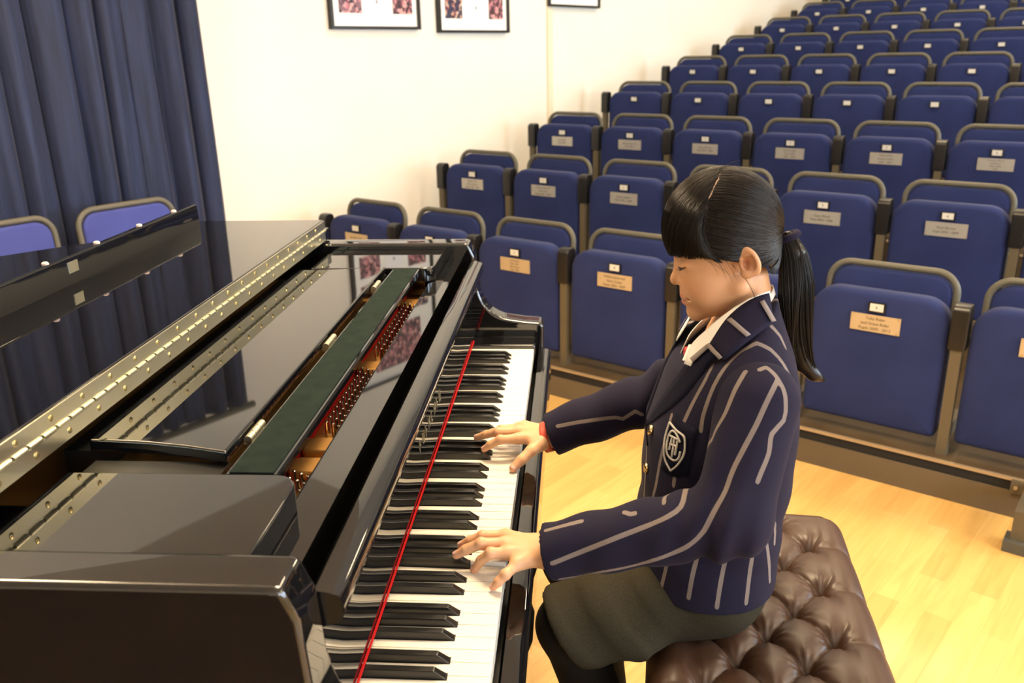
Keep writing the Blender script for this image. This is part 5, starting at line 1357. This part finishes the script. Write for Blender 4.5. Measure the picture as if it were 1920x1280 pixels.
fring = [(94, 0, 1), (90, 22, 2), (78, 44, 1), (62, 56, -1), (48, 64, -2), (32, 69, -6), (20, 71, -17)]
line_ = [(44, 66, 6), (28, 70, -2), (14, 71, -9), (0, 72, 1), (-16, 71, 4), (-34, 64, -12), (-37, 55, -40), (-44, 30, -49), (-46, 0, -51)]
TIEP = np.array([-73., 0, -8.])
front, back = [], []
for sg in (1, -1):
    M_ = np.array([1, sg, 1])
    for i in range(800):
        t = rng.uniform(0, 1)
        a = curve_at(part_, t**1.1*.98)+rng.normal(0, 2.2, 3)+np.array([2.5, 0, 0]); b = curve_at(fring, np.clip(t**.95+rng.normal(0, .05), 0, 1))+rng.normal(0, 1.3, 3)
        front.append(np.array(slerp_path(a, b, .012+rng.uniform(-.012, .022), 1.0))*M_)
    for i in range(1000):
        t = rng.uniform(0, 1)
        a = curve_at(part_, t)+rng.normal(0, 1.2, 3)+np.array([-2.5, 0, 0]); b = TIEP+np.array([2, rng.normal(0, 3.5), rng.normal(0, 5)+(t-.5)*-9])
        back.append(np.array(slerp_path(a, b, .006+rng.uniform(-.012, .018), 1.2, -3*t))*M_)
    for i in range(520):
        t = rng.uniform(0, 1)
        a = curve_at(line_, t)+rng.normal(0, 1.5, 3); b = TIEP+np.array([2, rng.normal(0, 3.5), -6+rng.normal(0, 4)])
        if t > .72:
            # nape hair follows the lower bulge up to the tie
            b2 = b; pth = [a+(b2-a)*k/(K-1)+np.array([-5, 0, -3])*math.sin(PI*k/(K-1)) for k in range(K)]
            back.append(np.array(pth)*M_)
        else: back.append(np.array(slerp_path(a, b, .002+rng.uniform(-.012, .014), 1.0))*M_)
def settle(paths, lo, hi):
    P = np.array(paths, float); n, k, _ = P.shape; q = P.reshape(-1, 3)
    tgt = np.repeat(rng.uniform(lo, hi, n), k)
    for _ in range(3):
        d = cap_sdf(q, True); e = .5
        g = np.stack([cap_sdf(q+np.eye(3)[i]*e, True)-cap_sdf(q-np.eye(3)[i]*e, True) for i in range(3)], 1); g /= np.maximum(np.linalg.norm(g, axis=1, keepdims=True), 1e-9)
        q = q-g*(d-tgt)[:, None]*.9
    return q.reshape(n, k, 3)
front, back = settle(front, -.3, 1.8), settle(back, -.3, 1.6)
strands_mesh('fringe', front, .00055, HAIR, hair)
strands_mesh('combed_hair', back, .00055, HAIR, hair)
wis = []
for i in range(16):
    x0 = rng.uniform(14, 40); a = np.array([x0, 70, -2+rng.normal(0, 3)]); b = np.array([x0-rng.uniform(8, 24), 68+rng.normal(0, 2), -22-rng.uniform(0, 22)])
    c = (a+b)/2+np.array([-6, 3, -2]); wis.append([(1-t)**2*a+2*(1-t)*t*c+t*t*b for t in np.linspace(0, 1, K)])
for i in range(4):
    a = np.array([2., 66, -28]); b = np.array([-14-rng.uniform(0, 12), 54, -90+rng.normal(0, 4)]); c = np.array([-16., 64, -52]); wis.append([(1-t)**2*a+2*(1-t)*t*c+t*t*b for t in np.linspace(0, 1, K)])
for i in range(26):
    t = rng.uniform(0, 1); a = curve_at(part_, t*.5); th_ = rng.uniform(-1, 1); b = a+np.array([rng.uniform(-34, 14), th_*14, rng.uniform(1, 4)-abs(t)*14]); c = (a+b)/2+np.array([0, 0, 4]); wis.append([(1-t)**2*a+2*(1-t)*t*c+t*t*b for t in np.linspace(0, 1, K)])
strands_mesh('side_wisps', wis[:20], .00022, HAIR, hair); strands_mesh('crown_wisps', wis[20:], .0002, HAIR, hair)
SCALP = mat('scalp', (.40, .24, .15), .6)
bm = bmesh.new()
pp_ = [h2w(HCN+HRD*unit(curve_at(part_, t))*1.004) for t in np.linspace(.12, .8, 14)]
add_tube(bm, pp_, [.0003+.0011*math.sin(PI*i/13) for i in range(14)], 6); finish(bm, 'parting', SCALP, hair, ang=80)
# ponytail (world metres), core and strands
PT = np.array(BAKE_PONY)
PRAD = np.array([.011, .0165, .021, .0215, .0205, .018, .014, .008, .002])
def pony_sdf(p): return chain(p, PT, PRAD*.62, .02)
V, Fc = surface_nets(pony_sdf, PT.min(0)-.03, PT.max(0)+.03, .003)
pony = np_mesh('ponytail', V, Fc, HAIR, hair)
ps = []
KP = 18; tt = np.linspace(0, 1, len(PT))
for i in range(1300):
    ph, rad = rng.uniform(0, 2*PI), math.sqrt(rng.uniform(.25, 1.25)); end = rng.uniform(.78, 1.0); row = []
    for k in range(KP):
        t = k/(KP-1)*end; c = np.array([np.interp(t, tt, PT[:, q]) for q in range(3)]); R_ = np.interp(t, tt, PRAD)*rad+.0004
        a = ph+.25*math.sin(t*5+ph*3)
        row.append(c+np.array([math.cos(a)*R_, math.sin(a)*R_*.85, .002*math.sin(ph*5+t*6)]))
    ps.append(row)
o = strands_mesh('ponytail_strands', ps, .00055, HAIR, pony, world=True)
ti = PT[0]; tdir = (PT[1]-PT[0])/np.linalg.norm(PT[1]-PT[0])
bm = bmesh.new(); sd = np.cross(tdir, [0, 1, 0]); sd /= np.linalg.norm(sd); od = np.cross(tdir, sd)
add_tube(bm, [ti+tdir*.002+(sd*math.cos(a)+od*math.sin(a))*.0125 for a in np.linspace(0, 2*PI, 24)[:-1]], .0055, 10, closed=True); finish(bm, 'hair_tie', NAVYP, hair, ang=180)
# ------------------------------------------------------------------ camera, light, colour management
cam = bpy.data.cameras.new('camera'); co = bpy.data.objects.new('camera', cam); COL.objects.link(co)
P_ = (0.2447, -0.7437, 1.4093); yaw, pitch, roll, F = -.0749, .3278, -.0221, 1607.87
d = Vector((math.sin(yaw)*math.cos(pitch), math.cos(yaw)*math.cos(pitch), -math.sin(pitch)))
r = Vector((math.cos(yaw), -math.sin(yaw), 0)); u = r.cross(d)
rr2 = r*math.cos(roll)+u*math.sin(roll); uu = -r*math.sin(roll)+u*math.cos(roll)
M = Matrix((rr2, uu, -d)).transposed().to_4x4(); M.translation = Vector(P_)
co.matrix_world = M
cam.sensor_width = 36; cam.lens = F*36/1920; cam.clip_start = .02
cam.dof.use_dof = True; cam.dof.focus_distance = 1.35; cam.dof.aperture_fstop = 6.3
SC.camera = co
def area(name, loc, size, energy, col, rot=(0, 0, 0), sy=None):
    l = bpy.data.lights.new(name, 'AREA'); l.energy = energy; l.color = col; l.size = size
    if sy: l.shape = 'RECTANGLE'; l.size_y = sy
    o = bpy.data.objects.new(name, l); COL.objects.link(o); o.location = loc; o.rotation_euler = rot
    return o
WARM = (1.0, .76, .48)
for i, (s, n) in enumerate(spots):
    area('lamp_light', at(s, n, ((ZL-.35) if n < NL else ZC)-.05), .56, [38, 8, 46, 48, 74, 66, 50, 50, 50][i], WARM, (0, 0, TH))
    if n < NL: area('added_uplight', at(s, n, ZL-.33), .56, [20, 5, 16, 10][i], WARM, (PI, 0, -TH))  # upward fill added to brighten the ceiling and upper wall
for (a, b), we in zip(WINS, (70, 80, 120, 230)):
    o = area('window_light', at(SE-.02, (a+b)/2, (WZ0+WZ1)/2), b-a, we, (.60, .79, 1.0), sy=WZ1-WZ0)
    o.rotation_euler = Matrix(((NN.x, 0, D.x), (NN.y, 0, D.y), (0, 1, 0))).to_euler() if False else (PI/2, 0, TH+PI/2)
w = bpy.data.worlds.new('world'); SC.world = w; w.use_nodes = True
w.node_tree.nodes['Background'].inputs[0].default_value = (.7, .8, 1, 1); w.node_tree.nodes['Background'].inputs[1].default_value = .3
SC.view_settings.view_transform = 'Standard'; SC.view_settings.look = 'None'
SC.view_settings.exposure = -.10; SC.view_settings.gamma = 1.0; SC.view_settings.use_curve_mapping = False
